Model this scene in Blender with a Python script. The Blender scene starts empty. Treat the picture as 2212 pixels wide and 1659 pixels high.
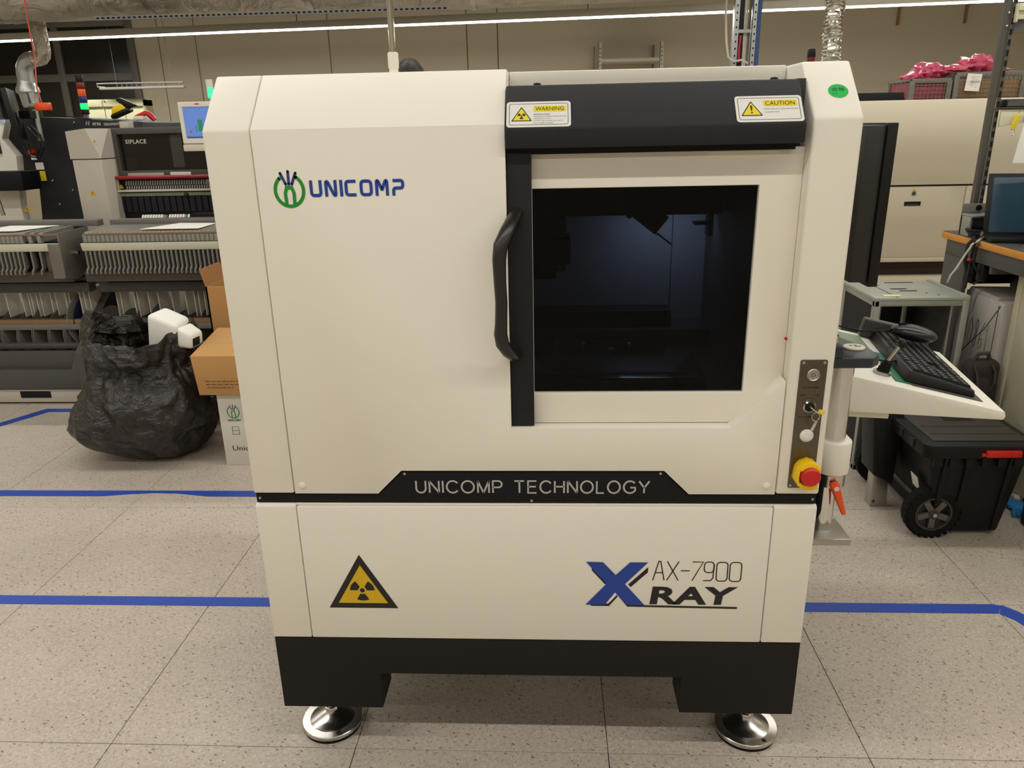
import bpy, bmesh, math, random
from mathutils import Vector, Matrix, Euler, noise as mnoise
random.seed(7)
scene = bpy.context.scene
COL = scene.collection

# ---------------------------------------------------------------- camera
CAM_POS = Vector((0.03999, -1.42376, 1.42900))
_R = Vector((0.99875763, 0.04535708, -0.02063828))
_U = Vector((0.00491428, 0.32248983, 0.94656017))
_F = Vector((-0.04958884, 0.94548561, -0.32186628))
cam_d = bpy.data.cameras.new('camera')
cam_d.sensor_fit = 'HORIZONTAL'; cam_d.sensor_width = 36.0
cam_d.lens = 36.0 * 1636.4 / 2212.0
cam_d.clip_start = 0.05; cam_d.clip_end = 60
cam = bpy.data.objects.new('camera', cam_d); COL.objects.link(cam)
M = Matrix((( _R.x, _U.x, -_F.x, CAM_POS.x), (_R.y, _U.y, -_F.y, CAM_POS.y), (_R.z, _U.z, -_F.z, CAM_POS.z), (0, 0, 0, 1)))
cam.matrix_world = M
scene.camera = cam

# ---------------------------------------------------------------- world, exposure
w = bpy.data.worlds.new('room_air'); scene.world = w; w.use_nodes = True
bgn = w.node_tree.nodes['Background']; bgn.inputs[0].default_value = (0.85, 0.8, 0.72, 1); bgn.inputs[1].default_value = 0.02
scene.view_settings.view_transform = 'Standard'
scene.view_settings.look = 'None'
scene.view_settings.exposure = 0.0
scene.view_settings.gamma = 1.0
scene.view_settings.use_curve_mapping = False
LIGHT_COL = (1.0, 0.975, 0.925)
ROW_POWER = 90.0          # watts for one long luminaire row
# rows of ceiling luminaires: (x0, y0, x1, y1, z)
LED_ROWS = [(-6.0, 6.19, 4.2, 5.29, 2.30), (-6.0, 3.3, 5.5, 3.3, 3.2), (-6.0, 1.0, 5.5, 1.0, 3.2), (-6.0, -1.3, 5.5, -1.3, 3.2), (-6.0, -3.6, 5.5, -3.6, 3.2)]
ROW_FACTORS = [1.5, 1.0, 1.1, 1.18, 0.9]
for (x0, y0, x1, y1, z), fac in zip(LED_ROWS, ROW_FACTORS):
    L = bpy.data.lights.new('luminaire_row_light', 'AREA'); L.shape = 'RECTANGLE'
    ln = math.hypot(x1 - x0, y1 - y0); L.size = ln; L.size_y = 0.05
    L.energy = ROW_POWER * fac; L.color = LIGHT_COL
    o = bpy.data.objects.new('luminaire_row_light', L); COL.objects.link(o)
    o.location = ((x0 + x1) / 2, (y0 + y1) / 2, z - 0.03)
    o.rotation_euler = (0, 0, math.atan2(y1 - y0, x1 - x0))

# ---------------------------------------------------------------- materials
def lin(c):
    return tuple((v / 12.92 if v <= 0.04045 else ((v + 0.055) / 1.055) ** 2.4) for v in (x / 255.0 for x in c))
MATS = {}
def mat(name, rgb, rough=0.5, metal=0.0, spec=0.5, var=0.0, vscale=8.0, bump=0.0, bscale=60.0, emit=None, estr=0.0, coat=0.0, trans=0.0, alpha=1.0, aniso=None):
    if name in MATS: return MATS[name]
    m = bpy.data.materials.new(name); m.use_nodes = True
    nt = m.node_tree; b = nt.nodes['Principled BSDF']
    c = lin(rgb)
    b.inputs['Roughness'].default_value = rough; b.inputs['Metallic'].default_value = metal
    b.inputs['Specular IOR Level'].default_value = spec
    b.inputs['Coat Weight'].default_value = coat
    b.inputs['Transmission Weight'].default_value = trans
    b.inputs['Alpha'].default_value = alpha
    tc = nt.nodes.new('ShaderNodeTexCoord')
    n = nt.nodes.new('ShaderNodeTexNoise'); n.inputs['Scale'].default_value = vscale; n.inputs['Detail'].default_value = 4
    if aniso:
        mp = nt.nodes.new('ShaderNodeMapping'); mp.inputs['Scale'].default_value = aniso
        nt.links.new(tc.outputs['Object'], mp.inputs[0]); nt.links.new(mp.outputs[0], n.inputs['Vector'])
    else:
        nt.links.new(tc.outputs['Object'], n.inputs['Vector'])
    mx = nt.nodes.new('ShaderNodeMix'); mx.data_type = 'RGBA'
    lo = tuple(max(0, v * (1 - var)) for v in c) + (1,); hi = tuple(min(1, v * (1 + var)) for v in c) + (1,)
    mx.inputs[6].default_value = lo; mx.inputs[7].default_value = hi
    nt.links.new(n.outputs[0], mx.inputs[0]); nt.links.new(mx.outputs[2], b.inputs['Base Color'])
    if bump:
        n2 = nt.nodes.new('ShaderNodeTexNoise'); n2.inputs['Scale'].default_value = bscale; n2.inputs['Detail'].default_value = 3
        nt.links.new(tc.outputs['Object'], n2.inputs['Vector'])
        bp = nt.nodes.new('ShaderNodeBump'); bp.inputs['Strength'].default_value = bump; bp.inputs['Distance'].default_value = 0.01
        nt.links.new(n2.outputs[0], bp.inputs['Height']); nt.links.new(bp.outputs[0], b.inputs['Normal'])
    if emit:
        b.inputs['Emission Color'].default_value = lin(emit) + (1,); b.inputs['Emission Strength'].default_value = estr
    MATS[name] = m
    return m

# ---------------------------------------------------------------- mesh builder
class MB:
    def __init__(self, M=None): self.v = []; self.f = []; self.M = M
    def add(self, vs, fs):
        o = len(self.v)
        if self.M is not None: vs = [self.M @ Vector(p) for p in vs]
        self.v += [Vector(p) for p in vs]; self.f += [tuple(i + o for i in q) for q in fs]
        return self
    def box(self, x0, x1, y0, y1, z0, z1):
        if x0 > x1: x0, x1 = x1, x0
        if y0 > y1: y0, y1 = y1, y0
        if z0 > z1: z0, z1 = z1, z0
        return self.add([(x0,y0,z0),(x1,y0,z0),(x1,y1,z0),(x0,y1,z0),(x0,y0,z1),(x1,y0,z1),(x1,y1,z1),(x0,y1,z1)],
            [(0,3,2,1),(4,5,6,7),(0,1,5,4),(1,2,6,5),(2,3,7,6),(3,0,4,7)])
    def hexa(self, b, t):   # bottom 4 points ccw, top 4 points
        return self.add(list(b) + list(t), [(3,2,1,0),(4,5,6,7),(0,1,5,4),(1,2,6,5),(2,3,7,6),(3,0,4,7)])
    def prism(self, poly, axis, a0, a1):
        def P(p, a): return {'x': (a, p[0], p[1]), 'y': (p[0], a, p[1]), 'z': (p[0], p[1], a)}[axis]
        n = len(poly); vs = [P(p, a0) for p in poly] + [P(p, a1) for p in poly]
        fs = [tuple(range(n)), tuple(range(2*n-1, n-1, -1))] + [(i, n+i, n+(i+1)%n, (i+1)%n) for i in range(n)]
        return self.add(vs, fs)
    def frame(self, ox0, ox1, oz0, oz1, ix0, ix1, iz0, iz1, y0, y1):   # rectangular ring in the XZ plane
        out = [(ox0,oz0),(ox1,oz0),(ox1,oz1),(ox0,oz1)]; inn = [(ix0,iz0),(ix1,iz0),(ix1,iz1),(ix0,iz1)]
        vs = [(p[0],y0,p[1]) for p in out+inn] + [(p[0],y1,p[1]) for p in out+inn]
        fs = []
        for i in range(4):
            j = (i+1) % 4
            fs += [(i,j,4+j,4+i), (8+j,8+i,12+i,12+j), (i,8+i,8+j,j), (4+i,4+j,12+j,12+i)]
        return self.add(vs, fs)
    def cyl(self, p0, p1, r0, r1=None, n=20, caps=True):
        r1 = r0 if r1 is None else r1
        p0, p1 = Vector(p0), Vector(p1); d = (p1 - p0).normalized()
        a = d.orthogonal().normalized(); b = d.cross(a)
        vs = []
        for p, r in ((p0, r0), (p1, r1)):
            vs += [p + (a*math.cos(t) + b*math.sin(t))*r for t in (2*math.pi*i/n for i in range(n))]
        fs = [(i, (i+1)%n, n+(i+1)%n, n+i) for i in range(n)]
        if caps: fs += [tuple(range(n-1,-1,-1)), tuple(range(n, 2*n))]
        return self.add(vs, fs)
    def lathe(self, prof, c=(0,0,0), axis=(0,0,1), n=32, caps=True):   # prof: [(r, h)...]
        c = Vector(c); d = Vector(axis).normalized(); a = d.orthogonal().normalized(); b = d.cross(a)
        vs = []; fs = []
        for r, h in prof:
            for i in range(n):
                t = 2*math.pi*i/n; vs.append(c + d*h + (a*math.cos(t) + b*math.sin(t))*max(r, 1e-5))
        for k in range(len(prof)-1):
            for i in range(n):
                j = (i+1) % n; fs.append((k*n+i, k*n+j, (k+1)*n+j, (k+1)*n+i))
        if caps: fs.append(tuple(range(n-1,-1,-1))); m = (len(prof)-1)*n; fs.append(tuple(range(m, m+n)))
        return self.add(vs, fs)
    def tube(self, pts, r, n=8, ry=None, caps=True, up=None):
        pts = [Vector(p) for p in pts]; rs = r if isinstance(r, (list, tuple)) else [r]*len(pts)
        vs = []; fs = []; a = None
        for k, p in enumerate(pts):
            d = (pts[min(k+1, len(pts)-1)] - pts[max(k-1, 0)]).normalized()
            if a is None: a = (Vector(up) - d*d.dot(Vector(up))).normalized() if up else d.orthogonal().normalized()
            else: a = (a - d*d.dot(a)).normalized()
            b = d.cross(a)
            q = rs[k] * (ry if ry else 1.0)
            for i in range(n):
                t = 2*math.pi*i/n; vs.append(p + a*math.cos(t)*rs[k] + b*math.sin(t)*q)
        for k in range(len(pts)-1):
            for i in range(n):
                j = (i+1) % n; fs.append((k*n+i, k*n+j, (k+1)*n+j, (k+1)*n+i))
        if caps: fs.append(tuple(range(n-1,-1,-1))); m = (len(pts)-1)*n; fs.append(tuple(range(m, m+n)))
        return self.add(vs, fs)
    def ball(self, c, r, n=14, m=9, sx=1, sy=1, sz=1):
        c = Vector(c); vs = []; fs = []
        for k in range(1, m):
            ph = math.pi*k/m
            for i in range(n):
                t = 2*math.pi*i/n; vs.append(c + Vector((r*sx*math.sin(ph)*math.cos(t), r*sy*math.sin(ph)*math.sin(t), r*sz*math.cos(ph))))
        vs += [c + Vector((0,0,r*sz)), c - Vector((0,0,r*sz))]; T = len(vs)-2
        for k in range(m-2):
            for i in range(n):
                j = (i+1) % n; fs.append((k*n+i, (k+1)*n+i, (k+1)*n+j, k*n+j))
        for i in range(n):
            j = (i+1) % n; fs += [(T, i, j), (T+1, (m-2)*n+j, (m-2)*n+i)]
        return self.add(vs, fs)
    def poly(self, pts): return self.add(pts, [tuple(range(len(pts)))])
    def build(self, name, material, parent=None, bevel=0.0, smooth=False, seg=2, ang=35):
        root = parent
        while root is not None and root.parent is not None: root = root.parent
        off = root.location.copy() if root is not None else Vector((0,0,0))
        me = bpy.data.meshes.new(name)
        me.from_pydata([tuple(p - off) for p in self.v], [], self.f)
        bm = bmesh.new(); bm.from_mesh(me)
        bmesh.ops.recalc_face_normals(bm, faces=bm.faces)
        if bevel > 0:
            es = [e for e in bm.edges if len(e.link_faces) == 2 and e.calc_face_angle(0) > math.radians(ang)]
            bmesh.ops.bevel(bm, geom=es, offset=bevel, segments=seg, affect='EDGES', clamp_overlap=True, profile=0.5)
        bm.to_mesh(me); bm.free()
        if smooth or bevel > 0:
            for p in me.polygons: p.use_smooth = True
            try: me.set_sharp_from_angle(angle=math.radians(32 if not bevel else 40))
            except Exception: pass
        if material: me.materials.append(material)
        o = bpy.data.objects.new(name, me); COL.objects.link(o)
        if parent is not None: o.parent = parent
        return o

def tag(o, label=None, cat=None, group=None, kind=None):
    if label: o['label'] = label
    if cat: o['category'] = cat
    if group: o['group'] = group
    if kind: o['kind'] = kind
    return o
def thing(name, label, cat, loc=(0,0,0), group=None):
    o = bpy.data.objects.new(name, None); COL.objects.link(o); o.location = loc; o.empty_display_size = 0.05
    return tag(o, label, cat, group)
def dup(root, loc=None, rotz=None, label=None, group=None):
    r = root.copy(); COL.objects.link(r)
    if loc is not None: r.location = loc
    if rotz is not None: r.rotation_euler = (0, 0, rotz)
    if label: r['label'] = label
    if group: r['group'] = group
    for ch in list(root.children):
        c = ch.copy(); COL.objects.link(c); c.parent = r
        for g in ch.children:
            d = g.copy(); COL.objects.link(d); d.parent = c
    return r
def copy_part(o, offset, parent=None):
    c = o.copy(); COL.objects.link(c); c.parent = parent or o.parent; c.location = Vector(o.location) + Vector(offset)
    for g in o.children:
        d = g.copy(); COL.objects.link(d); d.parent = c
    return c
def box(name, b, m, parent=None, bevel=0.0):
    return MB().box(*b).build(name, m, parent, bevel)

# frame of a flat print: origin, u (right), v (up), n (out)
def plane(o, u, v):
    u = Vector(u).normalized(); v = Vector(v).normalized(); n = u.cross(v)
    return Matrix(((u.x, v.x, n.x, o[0]), (u.y, v.y, n.y, o[1]), (u.z, v.z, n.z, o[2]), (0,0,0,1)))
FRONT = plane((0, 0, 0), (1,0,0), (0,0,1))
def ribbon(mb, pts, wd, closed=False, h=0.0, caps=0):
    """flat stroke of width wd along 2-D points, mitred; caps=n for round ends"""
    P = [Vector((p[0], p[1], 0)) for p in pts]; n = len(P)
    L = []; Rr = []
    for i in range(n):
        a = P[i-1] if (i > 0 or closed) else None; b = P[(i+1) % n] if (i < n-1 or closed) else None
        d1 = (P[i]-a).normalized() if a is not None else (b-P[i]).normalized()
        d2 = (b-P[i]).normalized() if b is not None else d1
        n1 = Vector((-d1.y, d1.x, 0)); n2 = Vector((-d2.y, d2.x, 0)); mt = (n1+n2)
        mt = mt.normalized() if mt.length > 1e-6 else n1
        s = wd/2/max(0.8, mt.dot(n1)); L.append(P[i]+mt*s); Rr.append(P[i]-mt*s)
    z = Vector((0,0,h)); vs = [p+z for p in L]+[p+z for p in Rr]
    fs = [(n+i, n+(i+1)%n, (i+1)%n, i) for i in range(n if closed else n-1)]
    mb.add(vs, fs)
    if caps and not closed:
        for c in (P[0], P[-1]):
            mb.add([c + Vector((wd/2*math.cos(2*math.pi*k/12), wd/2*math.sin(2*math.pi*k/12), h)) for k in range(12)], [tuple(range(12))])
def arc(cx, cy, rx, ry, a0, a1, n=16):
    return [(cx + rx*math.cos(math.radians(a0+(a1-a0)*k/n)), cy + ry*math.sin(math.radians(a0+(a1-a0)*k/n))) for k in range(n+1)]
def text(s, pl, u0, u1, v0, v1, material, parent, name='lettering', h=0.0006, fit='both', bold=0.0, shear=0.0, spacing=1.0):
    cu = bpy.data.curves.new('t', 'FONT'); cu.body = s; cu.offset = bold; cu.shear = shear; cu.space_character = spacing; cu.resolution_u = 3
    t = bpy.data.objects.new('t', cu); COL.objects.link(t)
    dg = bpy.context.evaluated_depsgraph_get()
    me = bpy.data.meshes.new_from_object(t.evaluated_get(dg))
    bpy.data.objects.remove(t); bpy.data.curves.remove(cu)
    me.name = name
    if len(me.vertices) == 0: return None
    xs = [p.co.x for p in me.vertices]; ys = [p.co.y for p in me.vertices]
    x0, x1, y0, y1 = min(xs), max(xs), min(ys), max(ys)
    sx = (u1-u0)/max(1e-6, x1-x0); sy = (v1-v0)/max(1e-6, y1-y0)
    root = parent
    while root.parent is not None: root = root.parent
    off = root.location
    for p in me.vertices:
        p.co = (pl @ Vector((u0+(p.co.x-x0)*sx, v0+(p.co.y-y0)*sy, h))) - off
    me.materials.clear(); me.materials.append(material)
    o = bpy.data.objects.new(name, me); COL.objects.link(o); o.parent = parent
    return o
GLYPH = {'U': (0.72, [[(0,1),(0,0.36)] + arc(0.36,0.36,0.36,0.36,180,360,14) + [(0.72,1)]]), 'N': (0.72, [[(0,0),(0,1)], [(0,1),(0.72,0)], [(0.72,0),(0.72,1)]]), 'I': (0.0, [[(0,0),(0,1)]]),
 'C': (0.84, [arc(0.46,0.5,0.46,0.5,38,322,24)]), 'O': (0.94, [arc(0.47,0.5,0.47,0.5,0,360,32)]), 'M': (0.84, [[(0,0),(0,1)], [(0,1),(0.42,0)], [(0.42,0),(0.84,1)], [(0.84,1),(0.84,0)]]),
 'P': (0.68, [[(0,0),(0,1),(0.40,1)] + arc(0.40,0.73,0.28,0.27,90,-90,12) + [(0,0.46)]]), 'T': (0.76, [[(0,1),(0.76,1)], [(0.38,1),(0.38,0)]]), 'E': (0.66, [[(0.66,1),(0,1),(0,0),(0.66,0)], [(0,0.53),(0.62,0.53)]]),
 'H': (0.72, [[(0,0),(0,1)], [(0.72,0),(0.72,1)], [(0,0.53),(0.72,0.53)]]), 'L': (0.56, [[(0,1),(0,0),(0.56,0)]]), 'G': (0.88, [arc(0.48,0.5,0.48,0.5,42,330,26) + [(0.88,0.46),(0.50,0.46)]]), 'Y': (0.80, [[(0,1),(0.40,0.44)], [(0.80,1),(0.40,0.44)], [(0.40,0.48),(0.40,0)]]), ' ': (0.28, [])}
def stroke_text(s, pl, u0, u1, v0, v1, wd, m, parent, name='lettering', gap=0.30, h=0.0008):
    tot = sum(GLYPH[c][0] for c in s) + gap*(len(s)-1); H = v1-v0-wd; k = (u1-u0-wd)/tot; mb = MB(pl); x = 0.0
    for c in s:
        w_, paths = GLYPH[c]
        for p in paths: ribbon(mb, [(u0+wd/2+(x+q[0])*k, v0+wd/2+q[1]*H) for q in p], wd, False, h, caps=0)
        x += w_+gap
    return mb.build(name, m, parent)
def small_print(pl, u0, u1, v0, v1, m, parent, seed=0, h=0.001, name='small_print'):
    # a line of print too small to read in the photograph: uneven letter-like strokes
    r_ = random.Random(seed); mb = MB(pl); u = u0; H = v1-v0
    while u < u1:
        for k in range(r_.randint(3, 9)):
            if u > u1: break
            a = r_.uniform(0.55, 1.0); ribbon(mb, [(u, v0), (u+H*0.10, v0+H*a)], H*0.20, False, h)
            if r_.random() < 0.6: ribbon(mb, [(u, v0+H*0.5), (u+H*0.35, v0+H*0.5)], H*0.2, False, h)
            u += H*0.52
        u += H*0.55
    return mb.build(name, m, parent)
def rrect(u0, u1, v0, v1, r, n=5):
    return (arc(u1-r, v0+r, r, r, -90, 0, n) + arc(u1-r, v1-r, r, r, 0, 90, n) + arc(u0+r, v1-r, r, r, 90, 180, n) + arc(u0+r, v0+r, r, r, 180, 270, n))
def decal(pts, pl, m, parent, name, h=0.0004):
    return MB(pl).poly([(p[0], p[1], h) for p in pts]).build(name, m, parent)
def slab(pts, pl, m, parent, name, h0=0.0, h1=0.002, bevel=0.0):
    n = len(pts); mb = MB(pl)
    mb.add([(p[0],p[1],h0) for p in pts]+[(p[0],p[1],h1) for p in pts],
        [tuple(range(n-1,-1,-1)), tuple(range(n,2*n))]+[(i,(i+1)%n,n+(i+1)%n,n+i) for i in range(n)])
    return mb.build(name, m, parent, bevel)
white = mat('white_powder_coat', (232, 226, 212), 0.42, var=0.01, bump=0.02, bscale=900)
offwhite = mat('offwhite_paint', (214, 206, 188), 0.5, var=0.02)
oven_cream = mat('cream_oven_paint', (205, 195, 170), 0.5, var=0.02)
sip_grey = mat('warm_grey_paint', (186, 178, 164), 0.5, var=0.02)
black_text = mat('black_textured_paint', (36, 36, 37), 0.55, spec=0.22, var=0.08, vscale=300, bump=0.15, bscale=700)
black_flat = mat('black_matte_paint', (20, 20, 22), 0.55, spec=0.2, var=0.05)
base_black = mat('charcoal_base_paint', (34, 31, 29), 0.6, spec=0.15, var=0.05)
plastic_black = mat('black_plastic', (20, 19, 19), 0.4, spec=0.3, var=0.1)
rubber = mat('black_rubber', (20, 19, 18), 0.8, spec=0.2, var=0.15, bump=0.1, bscale=200)
dark_grey = mat('dark_grey_steel', (78, 76, 72), 0.5, var=0.05)
mid_grey = mat('mid_grey_steel', (112, 108, 102), 0.45, var=0.05)
galv = mat('galvanised_steel', (170, 172, 168), 0.38, metal=0.75, var=0.12, vscale=30)
alu = mat('brushed_aluminium', (178, 174, 166), 0.35, metal=0.85, var=0.06, vscale=40)
steel_brush = mat('brushed_steel_plate', (106, 98, 87), 0.36, metal=0.9, var=0.18, vscale=6, aniso=(120, 120, 2))
chrome = mat('polished_chrome', (222, 220, 214), 0.08, metal=1.0)
steel = mat('turned_steel', (206, 202, 194), 0.24, metal=1.0, var=0.05)
print_black = mat('black_print', (24, 22, 22), 0.5)
print_grey = mat('silver_print', (176, 174, 170), 0.45)
print_blue = mat('blue_print', (26, 62, 150), 0.5)
print_navy = mat('navy_print', (34, 52, 112), 0.5)
print_green = mat('green_print', (12, 140, 36), 0.5)
sticker_white = mat('white_sticker', (222, 220, 214), 0.4)
sticker_yellow = mat('yellow_sticker', (228, 204, 40), 0.45)
haz_yellow = mat('hazard_yellow', (214, 172, 20), 0.45)
estop_yellow = mat('yellow_plastic', (240, 196, 10), 0.35)
red_plastic = mat('red_plastic', (196, 26, 22), 0.35)
orange_plastic = mat('orange_plastic', (232, 80, 20), 0.4)
hole_black = mat('hole_black', (6, 6, 6), 0.9)
green_sticker = mat('green_sticker', (10, 176, 72), 0.4)
cardboard = mat('brown_cardboard', (186, 140, 84), 0.8, var=0.06, vscale=14, bump=0.05, bscale=120)
cardboard_in = mat('cardboard_inside', (160, 112, 66), 0.85, var=0.06, vscale=14)
white_card = mat('white_cardboard', (214, 210, 200), 0.7, var=0.03)
foam = mat('white_foam', (234, 232, 222), 0.7, var=0.02, bump=0.1, bscale=90)
paper = mat('white_paper', (232, 228, 218), 0.7)
def bright(name, rgb, s): return mat(name, (20, 20, 20), 0.4, emit=rgb, estr=s)
# ---------------------------------------------------------------- the room shell
def floor_material():
    m = bpy.data.materials.new('speckled_vinyl_tile'); m.use_nodes = True; nt = m.node_tree; b = nt.nodes['Principled BSDF']
    b.inputs['Roughness'].default_value = 0.42; b.inputs['Specular IOR Level'].default_value = 0.35
    geo = nt.nodes.new('ShaderNodeNewGeometry')
    def N(scale, detail=3, dist=0.0, rough=0.55):
        n = nt.nodes.new('ShaderNodeTexNoise'); n.inputs['Scale'].default_value = scale; n.inputs['Detail'].default_value = detail
        n.inputs['Distortion'].default_value = dist; n.inputs['Roughness'].default_value = rough
        nt.links.new(geo.outputs['Position'], n.inputs['Vector']); return n.outputs[0]
    def ramp(src, p0, p1, c0, c1):
        r = nt.nodes.new('ShaderNodeValToRGB'); r.color_ramp.elements[0].position = p0; r.color_ramp.elements[1].position = p1
        r.color_ramp.elements[0].color = c0; r.color_ramp.elements[1].color = c1; nt.links.new(src, r.inputs[0]); return r.outputs[0]
    def mix(f, a, c, blend='MIX'):
        x = nt.nodes.new('ShaderNodeMix'); x.data_type = 'RGBA'; x.blend_type = blend
        for i, s in ((0, f), (6, a), (7, c)):
            if isinstance(s, (float, tuple)): x.inputs[i].default_value = s
            else: nt.links.new(s, x.inputs[i])
        return x.outputs[2]
    base = ramp(N(3.0, 5, 0.6), 0.3, 0.72, lin((180, 169, 156)) + (1,), lin((200, 189, 174)) + (1,))
    soil = ramp(N(1.1, 6, 0.8, 0.7), 0.5, 0.8, (0,0,0,1), (1,1,1,1))
    base = mix(soil, base, lin((163, 152, 137)) + (1,))
    mott = ramp(N(95, 3, 0.4), 0.35, 0.68, lin((166, 154, 140)) + (1,), lin((202, 191, 176)) + (1,))
    base = mix(0.45, base, mott)
    # speckles: thin chips from stretched voronoi cells
    def chips(scale, thr, keep, rot):
        mp = nt.nodes.new('ShaderNodeMapping'); mp.vector_type = 'TEXTURE'; mp.inputs['Rotation'].default_value = (0, 0, rot); mp.inputs['Scale'].default_value = (1.0, 0.385, 1.0)
        wv = nt.nodes.new('ShaderNodeTexNoise'); wv.inputs['Scale'].default_value = 30
        nt.links.new(geo.outputs['Position'], wv.inputs['Vector'])
        ad = nt.nodes.new('ShaderNodeMix'); ad.data_type = 'RGBA'; ad.inputs[0].default_value = 0.018
        nt.links.new(geo.outputs['Position'], ad.inputs[6]); nt.links.new(wv.outputs[1], ad.inputs[7])
        nt.links.new(ad.outputs[2], mp.inputs[0])
        v = nt.nodes.new('ShaderNodeTexVoronoi'); v.inputs['Scale'].default_value = scale; v.voronoi_dimensions = '2D'
        nt.links.new(mp.outputs[0], v.inputs['Vector'])
        a = nt.nodes.new('ShaderNodeMath'); a.operation = 'LESS_THAN'; a.inputs[1].default_value = thr; nt.links.new(v.outputs['Distance'], a.inputs[0])
        sp = nt.nodes.new('ShaderNodeSeparateColor'); nt.links.new(v.outputs['Color'], sp.inputs[0])
        k = nt.nodes.new('ShaderNodeMath'); k.operation = 'LESS_THAN'; k.inputs[1].default_value = keep; nt.links.new(sp.outputs[0], k.inputs[0])
        t = nt.nodes.new('ShaderNodeMath'); t.operation = 'MULTIPLY'; nt.links.new(a.outputs[0], t.inputs[0]); nt.links.new(k.outputs[0], t.inputs[1])
        return t.outputs[0]
    c = mix(chips(58, 0.20, 0.24, 0.5), base, lin((148, 136, 121)) + (1,))
    c = mix(chips(74, 0.20, 0.26, 2.0), c, lin((160, 148, 133)) + (1,))
    c = mix(chips(66, 0.20, 0.22, 1.1), c, lin((210, 199, 182)) + (1,))
    c = mix(chips(34, 0.15, 0.14, 2.7), c, lin((118, 105, 89)) + (1,))
    c = mix(chips(16, 0.05, 0.08, 0.9), c, lin((84, 74, 64)) + (1,))
    nt.links.new(c, b.inputs['Base Color'])
    bp = nt.nodes.new('ShaderNodeBump'); bp.inputs['Strength'].default_value = 0.05; bp.inputs['Distance'].default_value = 0.01
    nt.links.new(N(35, 3), bp.inputs['Height']); nt.links.new(bp.outputs[0], b.inputs['Normal'])
    return m
FLOOR = floor_material()
joint = mat('dark_floor_joint', (70, 61, 50), 0.9)
RX0, RX1, RY0, RY1, RZ = -6.6, 6.6, -5.2, 8.0, 3.35
floor = box('floor', (RX0, RX1, RY0, RY1, -0.14, -0.004), joint); tag(floor, kind='structure')
TS = 0.6135; TX0, TY0 = 0.176 - TS*11, 0.021 - TS*9
tile_me = None; rest = MB()
for i in range(22):
    for j in range(22):
        x0, y0 = TX0 + TS*i, TY0 + TS*j
        x1, y1 = x0 + TS, y0 + TS
        if x1 < RX0 or x0 > RX1 or y1 < RY0 or y0 > RY1: continue
        if -3.7 < x0 < 3.6 and -0.7 < y0 < 4.4:
            if tile_me is None:
                t = MB().box(0.0009, TS-0.0009, 0.0009, TS-0.0009, -0.004, 0.0).build('floor_tile', FLOOR, floor, 0.0008, seg=1); tile_me = t.data
            else:
                t = bpy.data.objects.new('floor_tile', tile_me); COL.objects.link(t); t.parent = floor
            t.location = (x0, y0, 0)
        else:
            g = 0.0009; rest.box(max(x0+g, RX0), min(x1-g, RX1), max(y0+g, RY0), min(y1-g, RY1), -0.004, 0.0)
tag(rest.build('floor_tile_field', FLOOR, floor), kind='stuff')

wall_paint = mat('cream_wall_panel', (196, 186, 162), 0.6, var=0.03, vscale=1.5)
wall_joint = mat('wall_joint', (120, 110, 92), 0.8)
ceil_m = mat('ceiling_grey', (120, 112, 98), 0.8, var=0.08, vscale=2)
tag(box('wall_left', (RX0-0.1, RX0, RY0, RY1, 0, RZ), wall_paint), kind='structure')
tag(box('wall_right', (RX1, RX1+0.1, RY0, RY1, 0, RZ), wall_paint), kind='structure')
tag(box('wall_front', (RX0, RX1, RY0-0.1, RY0, 0, RZ), wall_paint), kind='structure')
tag(box('ceiling', (RX0, RX1, RY0, RY1, RZ, RZ+0.1), ceil_m), kind='structure')
# ---------------------------------------------------------------- the X-ray inspection machine
mc = thing('xray_machine', 'large white and black X-ray inspection cabinet standing in the foreground', 'machine', (0, 0.5, 0))
D = 1.02
# base with fork pockets
fr = [(-0.59,0.337),(-0.59,0.142),(-0.354,0.142),(-0.354,0.24),(0.334,0.24),(0.334,0.142),(0.59,0.142),(0.59,0.337)]
mb = MB().prism(fr, 'y', 0.0, 0.10).prism(fr, 'y', D-0.10, D).box(-0.588, 0.588, 0.10, D-0.10, 0.242, 0.335)
mb.build('base_frame', base_black, mc, 0.002)
# levelling feet
def level_foot(x, y):
    f = MB().lathe([(0.0,0.011),(0.0745,0.011),(0.0755,0.013),(0.0755,0.0205),(0.0740,0.022),(0.052,0.0225),(0.0,0.0225)], (x,y,0), n=72).build('levelling_foot', steel, mc, smooth=True)
    MB().lathe([(0.0,0.0225),(0.0555,0.0226),(0.0185,0.041),(0.0,0.041)], (x,y,0), n=72).build('foot_cone', steel, f, smooth=True)
    MB().lathe([(0.0,0.0),(0.071,0.0),(0.072,0.011),(0.0,0.011)], (x,y,0), n=48).build('rubber_pad', rubber, f, smooth=True)
    MB().cyl((x,y,0.041),(x,y,0.15),0.009,n=16).build('bolt', steel, f, smooth=True)
    MB().cyl((x,y,0.042),(x,y,0.057),0.0165,n=6).build('nut', chrome, f, 0.001)
    a = math.radians(-62); hx, hy = x+0.064*math.cos(a), y+0.064*math.sin(a)
    MB().lathe([(0,0),(0.0055,0),(0.0055,0.001),(0,0.001)], (hx,hy,0.0216), n=16).build('bolt_hole', hole_black, f)
    return f
level_foot(-0.514, 0.103); level_foot(0.519, 0.103)
level_foot(-0.514, D-0.1); level_foot(0.519, D-0.1)
# inner carcass behind the panels (also closes the sides and back)
MB().box(-0.586, 0.586, 0.024, D-0.02, 0.335, 0.699).build('lower_carcass', black_flat, mc)
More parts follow.
